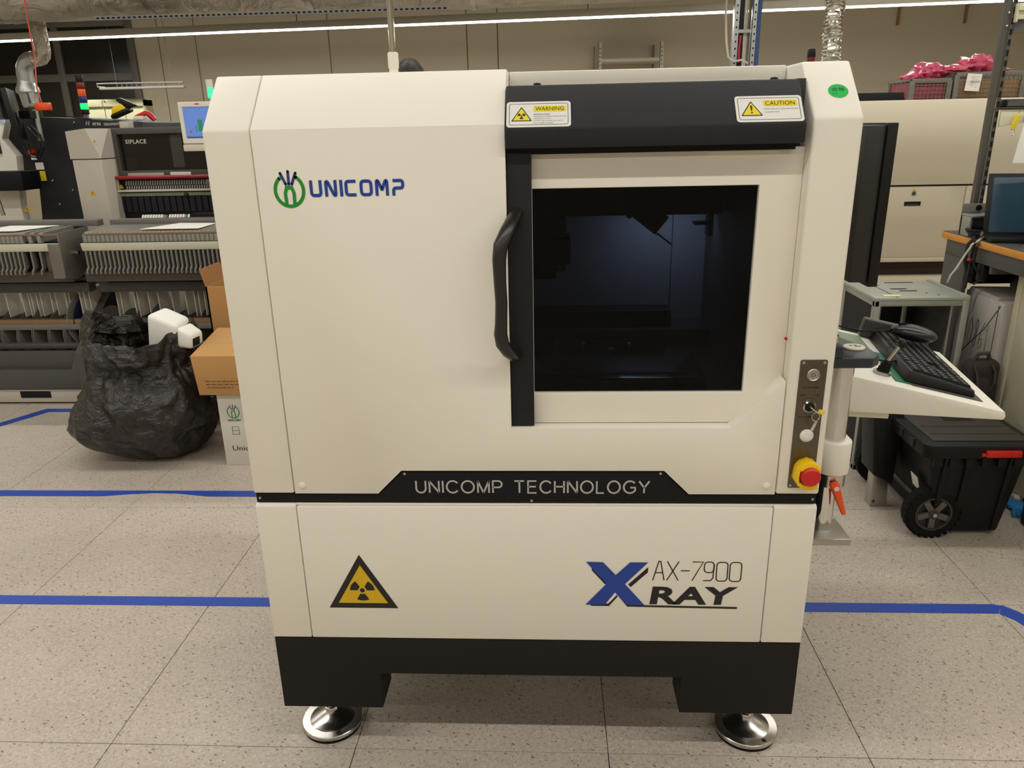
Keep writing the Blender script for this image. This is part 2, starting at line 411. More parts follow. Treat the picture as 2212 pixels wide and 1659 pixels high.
# lower panels
lp = MB().box(-0.501, 0.501, -0.002, 0.024, 0.339, 0.671).build('lower_front_panel', white, mc, 0.003)
for x0, x1 in ((-0.59, -0.5025), (0.5025, 0.59)):
    MB().prism([(-0.002,0.339),(-0.002,0.671),(0.004,0.677),(D,0.677),(D,0.339)], 'x', x0, x1).build('lower_side_panel', white, mc, 0.003)
MB().box(-0.5025, 0.5025, 0.004, 0.03, 0.6715, 0.677).build('lower_top_lip', white, mc, 0.001)
# black strip with lettering
st = [(-0.587,0.6785),(0.587,0.6785),(0.587,0.6995),(0.324,0.6995),(0.272,0.752),(-0.268,0.752),(-0.320,0.6995),(-0.587,0.6995)]
strip = MB().prism(st, 'y', 0.004, 0.026).build('name_strip', black_flat, mc, 0.0008)
PL = plane((0, 0.004, 0), (1,0,0), (0,0,1))
stroke_text('UNICOMP', PL, -0.243, -0.059, 0.7005, 0.7315, 0.0037, print_grey, strip)
stroke_text('TECHNOLOGY', PL, -0.036, 0.247, 0.7005, 0.7315, 0.0037, print_grey, strip)
for x, z in ((-0.264,0.746),(0.267,0.747),(-0.579,0.689),(0.58,0.689),(0.001,0.684)):
    MB().lathe([(0,0),(0.0032,0),(0.0028,0.0014),(0,0.0018)], (x,0.004,z), (0,-1,0), 14).build('screw', alu, strip, smooth=True)
# upper side panels
prof_l = [(0.0,0.7015),(0.0,1.432),(0.10,1.530),(D,1.530),(D,0.7015)]
MB().prism(prof_l, 'x', -0.59, -0.5025).build('upper_side_panel', white, mc, 0.004)
rc = MB().prism(prof_l, 'x', 0.5035, 0.59).build('control_column', white, mc, 0.005, seg=3)
# big front panel
fp = [(-0.5,0.7015),(-0.322,0.7015),(-0.2695,0.7545),(0.2735,0.7545),(0.326,0.7015),(0.501,0.7015),(0.501,0.946),(0.4975,0.951),(0.402,0.849),(-0.038,0.849),(-0.038,1.432),(-0.5,1.432)]
mb = MB().prism(fp, 'y', 0.0, 0.030)
mb.prism([(0.0,1.4325),(0.10,1.530),(D,1.530),(D,1.42),(0.03,1.42),(0.0,1.4318)], 'x', -0.5, -0.038)
front = mb.build('upper_front_panel', white, mc, 0.0035)
MB().box(-0.5, -0.038, 0.03, D-0.014, 0.702, 1.419).build('side_housing', white, mc)
MB().box(-0.0375, 0.503, 0.08, D-0.014, 0.702, 0.82).build('chamber_base', white, mc)
for x in (-0.483, 0.483):
    MB().lathe([(0,0),(0.0075,0),(0.007,0.002),(0.004,0.0034),(0,0.0038)], (x,0.0,0.7205), (0,-1,0), 20).build('plug_cap', white, front, smooth=True)
MB().lathe([(0,0),(0.0045,0),(0.0045,0.0008),(0,0.0008)], (0.484,0.016,0.9345), (-0.7,0,0.7), 16).build('panel_hole', hole_black, front)
MB().lathe([(0,0),(0.003,0),(0.003,0.004),(0,0.005)], (0.4985,0.022,1.028), (0,-1,0), 12).build('red_pin', red_plastic, rc, smooth=True)
# roof, header behind the hood, back wall
MB().box(-0.0375, 0.503, 0.19, D, 1.505, 1.531).build('roof_panel', white, mc, 0.003)
MB().box(-0.0375, 0.503, 0.188, 0.20, 1.392, 1.505).build('header_panel', white, mc)
MB().box(0.12, 0.40, 0.62, 0.90, 1.531, 1.552).build('roof_plate', offwhite, mc, 0.002)
MB().box(-0.499, 0.5025, D-0.012, D, 0.70, 1.504).build('rear_panel', white, mc)
# black hood
hood_p = [(-0.012,1.391),(-0.012,1.4245),(0.054,1.499),(0.18,1.499),(0.18,1.391)]
hood = MB().prism(hood_p, 'x', -0.0365, 0.4885).build('door_hood', black_text, mc, 0.003)
MB().box(-0.0365, 0.480, 0.012, 0.17, 1.380, 1.391).build('hood_lip', black_flat, hood)
MB().box(0.33, 0.46, 0.016, 0.03, 1.3785, 1.381).build('switch_plate', alu, hood)
for x in (0.02, 0.448):
    MB().lathe([(0,0),(0.008,0),(0.006,0.004),(0,0.005)], (x,0.07,1.499), (0,0,1), 18).build('hood_screw', black_flat, hood, smooth=True)
# sloped face frame for stickers
sv = Vector((0, 0.066, 0.0745)).normalized()
HP = plane((0, -0.012, 1.4245), (1,0,0), sv)
def triangle_sign(pl, cx, v0, wdt, parent, fill, kind, border=0.09, h=0.0009, bord_out=0.0):
    hgt = wdt * 0.87
    def tri(k): # inset
        i = k * wdt
        return [(cx-wdt/2+i*1.73, v0+i), (cx+wdt/2-i*1.73, v0+i), (cx, v0+hgt-2*i)]
    def rtri(k, r):
        P = [Vector((p[0], p[1])) for p in tri(k)]; out = []
        for i in range(3):
            a, b, c = P[i-1], P[i], P[(i+1) % 3]
            d1 = (a-b).normalized(); d2 = (c-b).normalized()
            for t in range(5):
                s = t/4; q = b + (d1*(1-s)+d2*s)*r*(1-0.35*math.sin(math.pi*s)); out.append((q.x, q.y))
        return out
    decal(rtri(0, wdt*0.05), pl, print_black, parent, 'sign_border', h)
    decal(rtri(border*0.55, wdt*0.03), pl, fill, parent, 'sign_field', h+0.0002)
    mb = MB(pl); cy = v0 + hgt*0.36
    if kind == 'rad':
        R = wdt*0.19
        for a in (30, 150, 270):
            pts = arc(cx, cy, R, R, a-30, a+30, 8) + arc(cx, cy, R*0.3, R*0.3, a+30, a-30, 6)
            mb.poly([(p[0], p[1], h+0.0004) for p in pts])
        mb.poly([(p[0], p[1], h+0.0004) for p in arc(cx, cy, R*0.2, R*0.2, 0, 345, 15)])
    else:
        mb.poly([(cx-wdt*0.05, v0+hgt*0.66, h+0.0004), (cx-wdt*0.028, v0+hgt*0.33, h+0.0004), (cx+wdt*0.028, v0+hgt*0.33, h+0.0004), (cx+wdt*0.05, v0+hgt*0.66, h+0.0004), (cx, v0+hgt*0.70, h+0.0004)])
        mb.poly([(p[0], p[1], h+0.0004) for p in arc(cx, v0+hgt*0.21, wdt*0.045, wdt*0.045, 0, 345, 15)])
    mb.build('sign_symbol', print_black, parent)
def sticker(u0, u1, v0, v1, head, lines, kind, rot=0.0):
    pl = HP
    s = slab(rrect(u0, u1, v0, v1, 0.006), pl, sticker_white, hood, 'safety_sticker', 0.0002, 0.0008)
    mb = MB(pl); ribbon(mb, rrect(u0+0.005, u1-0.005, v0+0.005, v1-0.005, 0.004), 0.0009, True, 0.0010); mb.build('sticker_border', print_black, s)
    W = u1-u0; Hh = v1-v0
    triangle_sign(pl, u0+W*0.235, v0+Hh*0.23, W*0.33, s, sticker_yellow, kind)
    decal(rrect(u0+W*0.42, u1-W*0.075, v1-Hh*0.40, v1-Hh*0.18, 0.002), pl, sticker_yellow, s, 'sticker_heading', 0.0010)
    text(head, pl, u0+W*0.45, u1-W*0.11, v1-Hh*0.37, v1-Hh*0.215, print_black, s, h=0.0013)
    for k, (t, wd) in enumerate(lines):
        vv = v1-Hh*(0.49+0.085*k*(1.4 if kind != 'rad' else 1))
        text(t, pl, u0+W*0.425, u0+W*(0.425+0.5*wd), vv-Hh*0.05, vv, print_black, s, h=0.0013)
sticker(-0.0345, 0.0800, 0.0030, 0.0605, 'WARNING', [('RADIATION HAZARD', .5), ('Accessing the radiation source can cause', 1.0), ('serious injury or harm.', .52), ('DO NOT open the safety door until the', .9), ('power supply is disabled.', .6)], 'rad')
sticker(0.3690, 0.4850, 0.0035, 0.0615, 'CAUTION', [('Please take care when opening and', 1.0), ('closing the door.', .45)], 'bang')
# sliding door
frm = MB().frame(0.006, 0.503, 0.849, 1.384, 0.009, 0.427, 0.914, 1.318, 0.030, 0.046)
door = frm.build('sliding_door', white, mc, 0.0045, seg=3)
prof = MB().box(-0.0365, 0.0085, 0.010, 0.046, 0.851, 1.3845).build('door_edge_profile', mat('black_anodised', (30, 31, 33), 0.5, spec=0.25, var=0.04), door, 0.001)
hp = [(-0.019,0.012,1.2785),(-0.020,-0.002,1.276),(-0.026,-0.020,1.266),(-0.037,-0.040,1.247),(-0.0475,-0.050,1.225),(-0.0505,-0.0525,1.20),(-0.0500,-0.052,1.16),(-0.0485,-0.050,1.12),(-0.0500,-0.050,1.08),(-0.0515,-0.050,1.060),(-0.0485,-0.048,1.040),(-0.038,-0.038,1.021),(-0.029,-0.020,1.008),(-0.025,-0.002,1.002),(-0.024,0.012,1.001)]
MB().tube(hp, [0.012,0.0125,0.013,0.0135,0.0138,0.0132,0.0120,0.0118,0.0120,0.0132,0.0138,0.0135,0.013,0.0125,0.012], 16, ry=0.78, up=(1,0,0)).build('door_handle', mat('satin_black_handle', (34, 31, 28), 0.32, var=0.05), door, smooth=True)
# leaded glass
def glass_mat():
    m = bpy.data.materials.new('dark_leaded_glass'); m.use_nodes = True; nt = m.node_tree; nt.nodes.clear()
    out = nt.nodes.new('ShaderNodeOutputMaterial'); mix = nt.nodes.new('ShaderNodeMixShader')
    tr = nt.nodes.new('ShaderNodeBsdfTransparent'); tr.inputs[0].default_value = (0.36, 0.37, 0.40, 1)
    gl = nt.nodes.new('ShaderNodeBsdfGlossy'); gl.inputs['Roughness'].default_value = 0.02; gl.inputs[0].default_value = (0.9, 0.9, 0.9, 1)
    mix.inputs[0].default_value = 0.012
    nt.links.new(tr.outputs[0], mix.inputs[1]); nt.links.new(gl.outputs[0], mix.inputs[2]); nt.links.new(mix.outputs[0], out.inputs[0]); return m
MB().box(0.0, 0.432, 0.040, 0.045, 0.909, 1.323).build('window_glass', glass_mat(), door)
# chamber inside
ch_wall = mat('chamber_grey_blue', (120, 124, 130), 0.6, var=0.03); ch_black = mat('chamber_black', (14, 13, 13), 0.45, var=0.1)
ch_dark = mat('chamber_dark_grey', (50, 52, 56), 0.5)
MB().box(-0.037, 0.391, 0.78, 0.80, 0.83, 1.50).build('chamber_back_wall', ch_wall, mc)
MB().box(0.393, 0.502, 0.778, 0.80, 0.83, 1.50).build('chamber_back_wall', ch_wall, mc)
MB().box(0.486, 0.502, 0.06, 0.777, 0.83, 1.50).build('chamber_side_wall', ch_dark, mc)
MB().box(-0.037, 0.485, 0.06, 0.775, 0.82, 0.84).build('chamber_floor', ch_black, mc)
MB().box(-0.036, 0.484, 0.21, 0.775, 1.485, 1.50).build('chamber_ceiling', ch_black, mc)
MB().box(-0.036, 0.478, 0.55, 0.62, 1.208, 1.484).build('gantry_beam', ch_black, mc, 0.003)
MB().box(-0.036, 0.380, 0.66, 0.74, 0.886, 0.934).build('rear_rail', ch_black, mc, 0.003)
MB().box(-0.036, 0.484, 0.64, 0.775, 0.842, 0.885).build('rear_step', ch_dark, mc, 0.003)
stg = MB().box(-0.036, 0.40, 0.24, 0.56, 0.842, 0.875).build('sample_stage', mat('gloss_black_stage', (10, 10, 10), 0.12), mc, 0.003)
MB().box(0.0, 0.36, 0.27, 0.275, 0.876, 0.880).build('stage_edge', ch_dark, stg)
MB().box(-0.03, 0.30, 0.545, 0.549, 0.876, 0.881).build('stage_edge', ch_dark, stg)
for k, (x, y) in enumerate(((0.06,0.52),(0.13,0.52),(0.25,0.52),(0.20,0.47))):
    MB().lathe([(0,0),(0.005,0),(0.005,0.006),(0,0.008)], (x,y,0.875), n=12).build('stage_screw', alu, stg, smooth=True)
dt = MB().box(-0.036, 0.093, 0.44, 0.545, 1.105, 1.170).build('detector_box', ch_black, mc, 0.004)
MB().box(-0.036, 0.058, 0.45, 0.54, 1.066, 1.105).build('detector_foot', ch_black, dt, 0.003)
MB().box(-0.036, 0.082, 0.445, 0.54, 1.086, 1.105).build('detector_flange', ch_black, dt, 0.003)
MB().box(-0.036, 0.082, 0.445, 0.54, 1.170, 1.214).build('detector_bracket', ch_black, dt, 0.003)
MB().box(-0.036, 0.065, 0.47, 0.54, 1.214, 1.48).build('detector_column', ch_black, dt, 0.003)
for z in (1.207, 1.096):
    MB().lathe([(0,0),(0.005,0),(0.005,0.004),(0.003,0.005),(0,0.003)], (0.067,0.445,z), (0,-1,0), 14).build('detector_screw', mid_grey, dt, smooth=True)
A = Matrix.Translation((0.272, 0.45, 1.226)) @ Matrix.Rotation(math.radians(38), 4, 'Y')
ar = MB(A).box(-0.13, 0.048, -0.03, 0.03, -0.026, 0.026).build('swing_arm', ch_black, mc, 0.003)
MB(A).tube([(0.020+0.0022*k, -0.034+0.003*math.cos(k*1.3), -0.020+0.004*math.sin(k*1.3)) for k in range(16)], 0.0012, 6).build('cable_spring', alu, ar, smooth=True)
MB(A).cyl((0.050,-0.033,-0.020),(0.092,-0.033,-0.020),0.002,n=8).build('probe_rod', ch_black, ar, smooth=True)
MB(A).cyl((-0.03,-0.034,-0.028),(-0.03,-0.02,-0.028),0.007,n=10).build('arm_knob', dark_grey, ar, smooth=True)
br = MB().box(0.435, 0.447, 0.50, 0.545, 1.16, 1.48).build('side_bracket', ch_black, mc, 0.002)
MB().box(0.402, 0.435, 0.50, 0.54, 1.188, 1.194).build('bracket_shelf', ch_black, br)
# inner chamber lamp: a small LED bar behind the gantry beam
lamp = MB().box(0.20, 0.44, 0.64, 0.66, 1.205, 1.225).build('chamber_lamp', mat('chamber_lamp_lens', (200, 210, 230), 0.4, emit=(170, 200, 255), estr=1.0), mc)
cl = bpy.data.lights.new('chamber_light', 'AREA'); cl.shape = 'RECTANGLE'; cl.size = 0.20; cl.size_y = 0.03; cl.energy = 0.62; cl.color = (0.66, 0.80, 1.0)
clo = bpy.data.objects.new('chamber_light', cl); COL.objects.link(clo); clo.location = (0.36, 0.645, 1.195); clo.rotation_euler = (math.radians(28), 0, 0)
# printed marks on the front
def logo(pl, cx, cz, R, parent, wd):
    g = MB(pl)
    ribbon(g, arc(cx, cz, R, R*1.07, 128, 418, 44), wd, False, 0.0008, caps=1)
    s = R/0.0305
    ribbon(g, [(cx-0.0085*s, cz-0.030*s), (cx-0.0095*s, cz-0.006*s), (cx-0.0055*s, cz+0.006*s), (cx+0.0055*s, cz+0.006*s), (cx+0.0095*s, cz-0.006*s), (cx+0.0085*s, cz-0.030*s)], wd, False, 0.0009)
    g.build('logo_ring', print_green, parent)
    b = MB(pl)
    for (x0, z0, x1, z1) in ((-0.0065,0.013,-0.0165,0.036),(0.0,0.013,0.0005,0.0395),(0.0065,0.013,0.0165,0.036)):
        ribbon(b, [(cx+x0*s, cz+z0*s), (cx+x1*s, cz+z1*s)], wd*0.82, False, 0.0008, caps=1)
    b.build('logo_rays', print_navy, parent)
def unicomp_word(pl, u0, u1, v0, v1, parent, m):
    mb = MB(pl); H = v1-v0; wd = H*0.19; n = 7
    cw = (u1-u0)/6.55; x = u0
    def st(pts, **k): ribbon(mb, [((0.47+(p[0]-0.47)*0.86)*cw+x, v0+wd/2+(p[1])*(H-wd)) for p in pts], wd, k.get('closed', False), 0.0008)
    def rc(pts, r=0.22, closed=False):   # round the corners of a polyline given in cell units
        out = []; N = len(pts); asp = (H-wd)/cw
        for i, p in enumerate(pts):
            if not closed and i in (0, N-1): out.append(p); continue
            a, c = pts[i-1], pts[(i+1) % N]
            def to(q):
                dx, dz = q[0]-p[0], (q[1]-p[1])*asp; L = math.hypot(dx, dz); k = min(r/L, 0.5); return (p[0]+dx*k, p[1]+dz*k/asp)
            s, e = to(a), to(c)
            for t in range(6):
                t /= 5; out.append(((1-t)**2*s[0]+2*t*(1-t)*p[0]+t*t*e[0], (1-t)**2*s[1]+2*t*(1-t)*p[1]+t*t*e[1]))
        return out
    st(rc([(0.08,1.12),(0.08,0),(0.82,0),(0.82,1.12)])); x += cw
    st(rc([(0.10,-0.1),(0.10,1),(0.24,1),(0.70,0),(0.84,0),(0.84,1.12)], 0.1)); x += cw
    st([(0.13,-0.1),(0.13,1.12)]); x += cw*0.36
    st(rc([(0.88,1),(0.10,1),(0.10,0),(0.88,0)])); x += cw*1.04
    st(rc([(0.08,0),(0.08,1),(0.86,1),(0.86,0)], 0.24, True), closed=True); x += cw*1.04
    st(rc([(0.09,-0.1),(0.09,1),(0.22,1),(0.50,0.32),(0.78,1),(0.91,1),(0.91,-0.1)], 0.1)); x += cw*1.09
    st(rc([(0.10,1),(0.88,1),(0.88,0.45),(0.14,0.45),(0.14,-0.1)], 0.2))
    mb.build('logo_word', m, parent)
P0 = plane((0,0,0), (1,0,0), (0,0,1))
logo(P0, -0.4395, 1.3250, 0.0265, front, 0.0062)
unicomp_word(P0, -0.402, -0.222, 1.3125, 1.3425, front, print_blue)
PLo = plane((0,-0.002,0), (1,0,0), (0,0,1))
# radiation triangle on the lower panel
decal([(-0.4535,0.4195),(-0.2985,0.4195),(-0.376,0.5550)], PLo, print_black, lp, 'sign_border', 0.0005)
decal([(-0.4315,0.4325),(-0.3205,0.4325),(-0.376,0.5290)], PLo, haz_yellow, lp, 'sign_field', 0.0008)
mb = MB(PLo); cx, cy = -0.3755, 0.4655
for a in (30, 150, 270):
    pts = arc(cx, cy, 0.0275, 0.0265, a-30, a+30, 10) + arc(cx, cy, 0.0095, 0.0095, a+30, a-30, 6)
    mb.poly([(p[0], p[1], 0.0011) for p in pts])
mb.poly([(p[0], p[1], 0.0011) for p in arc(cx, cy, 0.0055, 0.0055, 0, 345, 15)])
mb.build('sign_symbol', print_black, lp)
# model mark: X RAY  AX-7900
def xpt(px, py):   # lower-panel print laid out on a 2212-wide artwork grid, converted to metres on the panel
    return (0.116 + (px-1305)*0.000484, 0.5415 - (py-90)*0.000558)
bk = MB(PLo)
def bpoly(L, h): bk.poly([(*xpt(*p), h) for p in L])
bpoly([(1331,112),(1331,128),(1392,191),(1400,183)], 0.0005)
bpoly([(1580,112),(1580,135),(1506,202),(1494,190)], 0.0005)
bpoly([(1438,224),(1449,246),(1411,289),(1329,289),(1329,283),(1390,277)], 0.00045)
bpoly([(1440,229),(1478,240),(1518,283),(1983,288),(1983,297),(1493,291)], 0.0005)
bpoly([(1597,196),(1650,196),(1650,279),(1592,279)], 0.0005) if False else None
bk.build('model_shadow', print_black, lp)
bx_ = MB(PLo)
bx_.poly([(*xpt(*p), 0.0010) for p in [(1305,90),(1380,91),(1438,148),(1500,91),(1579,91),(1480,188),(1570,283),(1492,283),(1437,226),(1392,283),(1305,283),(1398,187)]])
bx_.build('model_letter_x', print_blue, lp)
ws = MB(PLo); ws.poly([(*xpt(*p), 0.0007) for p in [(1437,226),(1445,237),(1408,277),(1386,277)]]); ws.build('model_highlight', white, lp)
text('RAY', PLo, xpt(1592,0)[0], xpt(1980,0)[0], xpt(0,279)[1], xpt(0,198)[1], print_black, lp, bold=0.035, name='model_lettering', shear=0.08)
tx = MB(PLo); W9 = 0.0024
def l9(pts): ribbon(tx, [xpt(*p) for p in pts], W9, False, 0.0006)
l9([(1602,170),(1626,86),(1634,86),(1652,170)]); l9([(1612,136),(1644,136)])
l9([(1663,86),(1714,170)]); l9([(1714,86),(1664,170)])
l9([(1724,127),(1763,127)]); l9([(1773,88),(1820,88),(1776,170)])
def rr9(x0, x1, y0, y1, r=12):
    q = [(x1-r,y0),(x1-4,y0+4),(x1,y0+r),(x1,y1-r),(x1-4,y1-4),(x1-r,y1),(x0+r,y1),(x0+4,y1-4),(x0,y1-r),(x0,y0+r),(x0+4,y0+4),(x0+r,y0)]
    return q + [q[0]]
l9(rr9(1826,1868,88,134)); l9([(1868,100),(1866,158),(1856,170),(1824,170)])
l9(rr9(1880,1928,89,172)); l9(rr9(1938,1988,89,173))
tx.build('model_number', print_black, lp)
# round pass sticker on the control column slope
cv = Vector((0, 0.10, 0.098)).normalized()
CP = plane((0.5555, 0.0455, 1.4766), (1,0,0), cv)
gs = slab(arc(0,0,0.0175,0.0165,0,352,44), CP, green_sticker, rc, 'pass_sticker', 0.0002, 0.0007)
text('合格', CP, -0.0115, 0.0115, -0.0005, 0.0085, print_black, gs, h=0.0010)
text('IQC', CP, -0.0115, -0.003, -0.0085, -0.0055, print_black, gs, h=0.0010)
# mast of the signal tower on the roof
ms = MB().cyl((-0.268,0.20,1.562),(-0.268,0.20,2.15),0.0062,n=20).build('signal_mast', chrome, mc, smooth=True)
MB().lathe([(0,0),(0.016,0),(0.016,0.003),(0.010,0.006),(0.0085,0.012),(0.0105,0.016),(0.0105,0.042),(0.0085,0.044),(0,0.044)], (-0.268,0.20,1.529), n=24).build('mast_base', white, ms, smooth=True)
# ---- control plate
pl_ = slab(rrect(0.5245, 0.5765, 0.7175, 0.991, 0.004), P0, steel_brush, rc, 'control_plate', 0.0, 0.0018, 0.0006)
for x, z in ((0.5305,0.9855),(0.5705,0.9855),(0.5295,0.7235),(0.5695,0.7235)):
    MB().lathe([(0,0.0018),(0.0032,0.0018),(0.003,0.003),(0.0015,0.0034),(0,0.0028)], (x,0,z), (0,-1,0), 14).build('plate_screw', alu, pl_, smooth=True)
CPl = plane((0,-0.0018,0), (1,0,0), (0,0,1))
b1 = MB().lathe([(0,0.001),(0.0125,0.001),(0.0125,0.005),(0.011,0.0065),(0.0098,0.0055),(0.0095,0.0045),(0,0.0045)], (0.5505,0,0.961), (0,-1,0), 32).build('pc_power_button', alu, pl_, smooth=True)
mb = MB(plane((0.5505,-0.0046,0.961),(1,0,0),(0,0,1))); ribbon(mb, arc(0,0,0.0035,0.0035,120,420,20), 0.0009, False, 0.0002); ribbon(mb, [(0,0.0005),(0,0.0045)], 0.0009, False, 0.0002); mb.build('power_symbol', print_black, b1)
text('PC POWER', CPl, 0.5345, 0.5635, 0.9325, 0.9365, print_black, pl_, h=0.0004)
text('OFF', CPl, 0.5300, 0.5400, 0.9165, 0.9205, print_black, pl_, h=0.0004)
text('ON', CPl, 0.5595, 0.5675, 0.9165, 0.9205, print_black, pl_, h=0.0004)
mb = MB(CPl); ribbon(mb, arc(0.549,0.893,0.020,0.020,45,135,14), 0.0007, False, 0.0004); mb.build('switch_arc', print_black, pl_)
k1 = MB().lathe([(0,0.001),(0.0125,0.001),(0.0125,0.006),(0.0105,0.008),(0.009,0.0065),(0,0.0065)], (0.5495,0,0.8955), (0,-1,0), 32).build('key_switch', chrome, pl_, smooth=True)
MB().lathe([(0,0.0066),(0.0088,0.0066),(0.0088,0.0072),(0,0.0072)], (0.5495,0,0.8955), (0,-1,0), 24).build('key_barrel', plastic_black, k1)
MB(Matrix.Translation((0.5525,-0.014,0.8955)) @ Matrix.Rotation(math.radians(35),4,'Y')).box(-0.007,0.012,-0.009,0.008,-0.0012,0.0012).build('key', chrome, k1, 0.0004)
MB(Matrix.Translation((0.5675,-0.020,0.890)) @ Matrix.Rotation(math.radians(20),4,'Y')).box(-0.006,0.006,-0.001,0.001,-0.0045,0.0045).build('key_tag', sticker_yellow, k1, 0.0008)
mb = MB(); mb.tube([(0.559+0.0075*math.cos(t*0.3142), -0.018, 0.8795+0.0085*math.sin(t*0.3142)) for t in range(21)], 0.0006, 6); mb.build('key_ring', chrome, k1, smooth=True)
MB(Matrix.Translation((0.560,-0.016,0.865)) @ Matrix.Rotation(math.radians(20),4,'Y')).box(-0.0028,0.0028,-0.0008,0.0008,-0.016,0.006).build('spare_key', chrome, k1, 0.0005)
text('AC POWER', CPl, 0.5305, 0.5605, 0.8710, 0.8750, print_black, pl_, h=0.0004)
MB().lathe([(0,0.001),(0.0135,0.001),(0.0132,0.004),(0.010,0.0065),(0.005,0.0078),(0,0.008)], (0.5510,0,0.8335), (0,-1,0), 32).build('white_lamp', mat('white_lamp_lens', (226,222,212), 0.3), pl_, smooth=True)
sh = [(-0.024,-0.012),(-0.021,0.014),(-0.013,0.024),(0.002,0.030),(0.014,0.026),(0.0255,0.014),(0.024,0.0095),(0.008,0.010),(-0.004,0.0105),(-0.0155,0.010),(-0.017,-0.004),(-0.0155,-0.014),(-0.006,-0.0205),(0.008,-0.021),(0.020,-0.017),(0.0215,-0.029),(0.008,-0.0315),(-0.008,-0.029),(-0.018,-0.022)]
sh2 = [(0.5535+p[0], 0.757+p[1]) for p in sh]
slab(sh2, P0, estop_yellow, pl_, 'stop_button_shroud', 0.0018, 0.030, 0.0012)
slab([(0.5535+p[0], 0.757+p[1]) for p in [(-0.024,-0.012),(-0.021,0.014),(-0.013,0.024),(0.002,0.030),(0.014,0.026),(0.0235,0.014),(0.0215,-0.029),(0.008,-0.0315),(-0.008,-0.029),(-0.018,-0.022)]], P0, estop_yellow, pl_, 'shroud_base', 0.0018, 0.006, 0.0006)
MB().lathe([(0,0.004),(0.011,0.004),(0.011,0.022),(0.0188,0.024),(0.0198,0.028),(0.0192,0.036),(0.0165,0.0385),(0.0135,0.0378),(0.012,0.0386),(0,0.0392)], (0.5575,0,0.7565), (0,-1,0), 40).build('emergency_stop_button', red_plastic, pl_, smooth=True)
# ---------------------------------------------------------------- back wall with window band
win_m = mat('dark_night_window', (30, 27, 24), 0.25, var=0.1, vscale=2)
frame_m = mat('grey_window_frame', (104, 101, 96), 0.5, var=0.04)
wb = MB().box(RX0, RX1, RY1, RY1+0.1, 0, RZ).build('wall_back', wall_joint); tag(wb, kind='structure')
for x0, x1 in ((-4.755,-4.470),(-4.462,-4.035),(-4.027,-2.475),(-2.467,-0.885),(-0.877,-0.535),(-0.527,6.6)):
    MB().box(x0, x1, RY1-0.03, RY1, 0, RZ).build('wall_panel', wall_paint, wb, 0.003, seg=1)
MB().box(RX0, -4.755, RY1-0.03, RY1, 0, 0.95).build('wall_panel', wall_paint, wb, 0.003, seg=1)
wn = MB().box(RX0, -4.755, RY1-0.06, RY1, 0.95, 1.0).box(RX0, -4.755, RY1-0.06, RY1, 2.62, RZ).box(RX0,-4.755,RY1-0.06,RY1,2.035,2.12)
for x in (-6.56, -5.677, -4.795): wn.box(x-0.039, x+0.039, RY1-0.062, RY1, 0.95, RZ)
win = wn.build('window_1', frame_m, None, 0.003); tag(win, kind='structure')
for x0, x1 in ((-6.52,-5.716),(-5.638,-4.834)):
    for z0, z1 in ((1.0,2.035),(2.12,2.62)):
        MB().box(x0, x1, RY1-0.03, RY1-0.02, z0, z1).build('window_pane', win_m, win)

# ---------------------------------------------------------------- ceiling services
def foil_mat():
    m = mat('wrinkled_foil', (176, 170, 156), 0.36, metal=0.6, var=0.3, vscale=4)
    nt = m.node_tree; b = nt.nodes['Principled BSDF']; tc = nt.nodes.new('ShaderNodeTexCoord')
    n = nt.nodes.new('ShaderNodeTexNoise'); n.inputs['Scale'].default_value = 4.5; n.inputs['Detail'].default_value = 5; n.inputs['Distortion'].default_value = 1.5
    nt.links.new(tc.outputs['Object'], n.inputs['Vector']); bp = nt.nodes.new('ShaderNodeBump'); bp.inputs['Strength'].default_value = 0.7; bp.inputs['Distance'].default_value = 0.09
    nt.links.new(n.outputs[0], bp.inputs['Height']); nt.links.new(bp.outputs[0], b.inputs['Normal']); return m
foil = foil_mat()
def long_duct(name, label, x0, x1, y, z, r, bands, ry=1.0):
    t = thing(name, label, 'duct', ((x0+x1)/2, y, z-r))
    pts = []; rs = []; n = int((x1-x0)/0.08)
    for i in range(n+1):
        x = x0+(x1-x0)*i/n; pts.append((x, y+0.01*math.sin(x*3), z+0.012*math.sin(x*1.7))); rs.append(r*(1+0.025*mnoise.noise(Vector((x*1.5, 0, 3)))))
    MB().tube(pts, rs, 28, up=(0,0,1)).build('duct_body', foil, t, smooth=True)
    for x in bands: MB().cyl((x-0.02,y+0.01*math.sin(x*3),z+0.012*math.sin(x*1.7)),(x+0.02,y+0.01*math.sin(x*3),z+0.012*math.sin(x*1.7)),r*1.035,n=28).build('duct_band', alu, t, smooth=True)
    MB().box((x0+x1)/2-0.01,(x0+x1)/2+0.01,y-0.01,y+0.01,z+r*0.9,RZ).build('hanger', dark_grey, t)
    return t
long_duct('foil_duct', 'wide foil-wrapped air duct running under the ceiling', -6.5, 1.35, 4.75, 2.505, 0.24, (-5.3,-4.1,-2.9,-1.7,-0.5,0.7))
long_duct('foil_duct', 'slimmer foil-wrapped duct beside the perforated rail', -6.5, -2.2, 5.36, 2.47, 0.13, (-5.6,-4.4,-3.2))
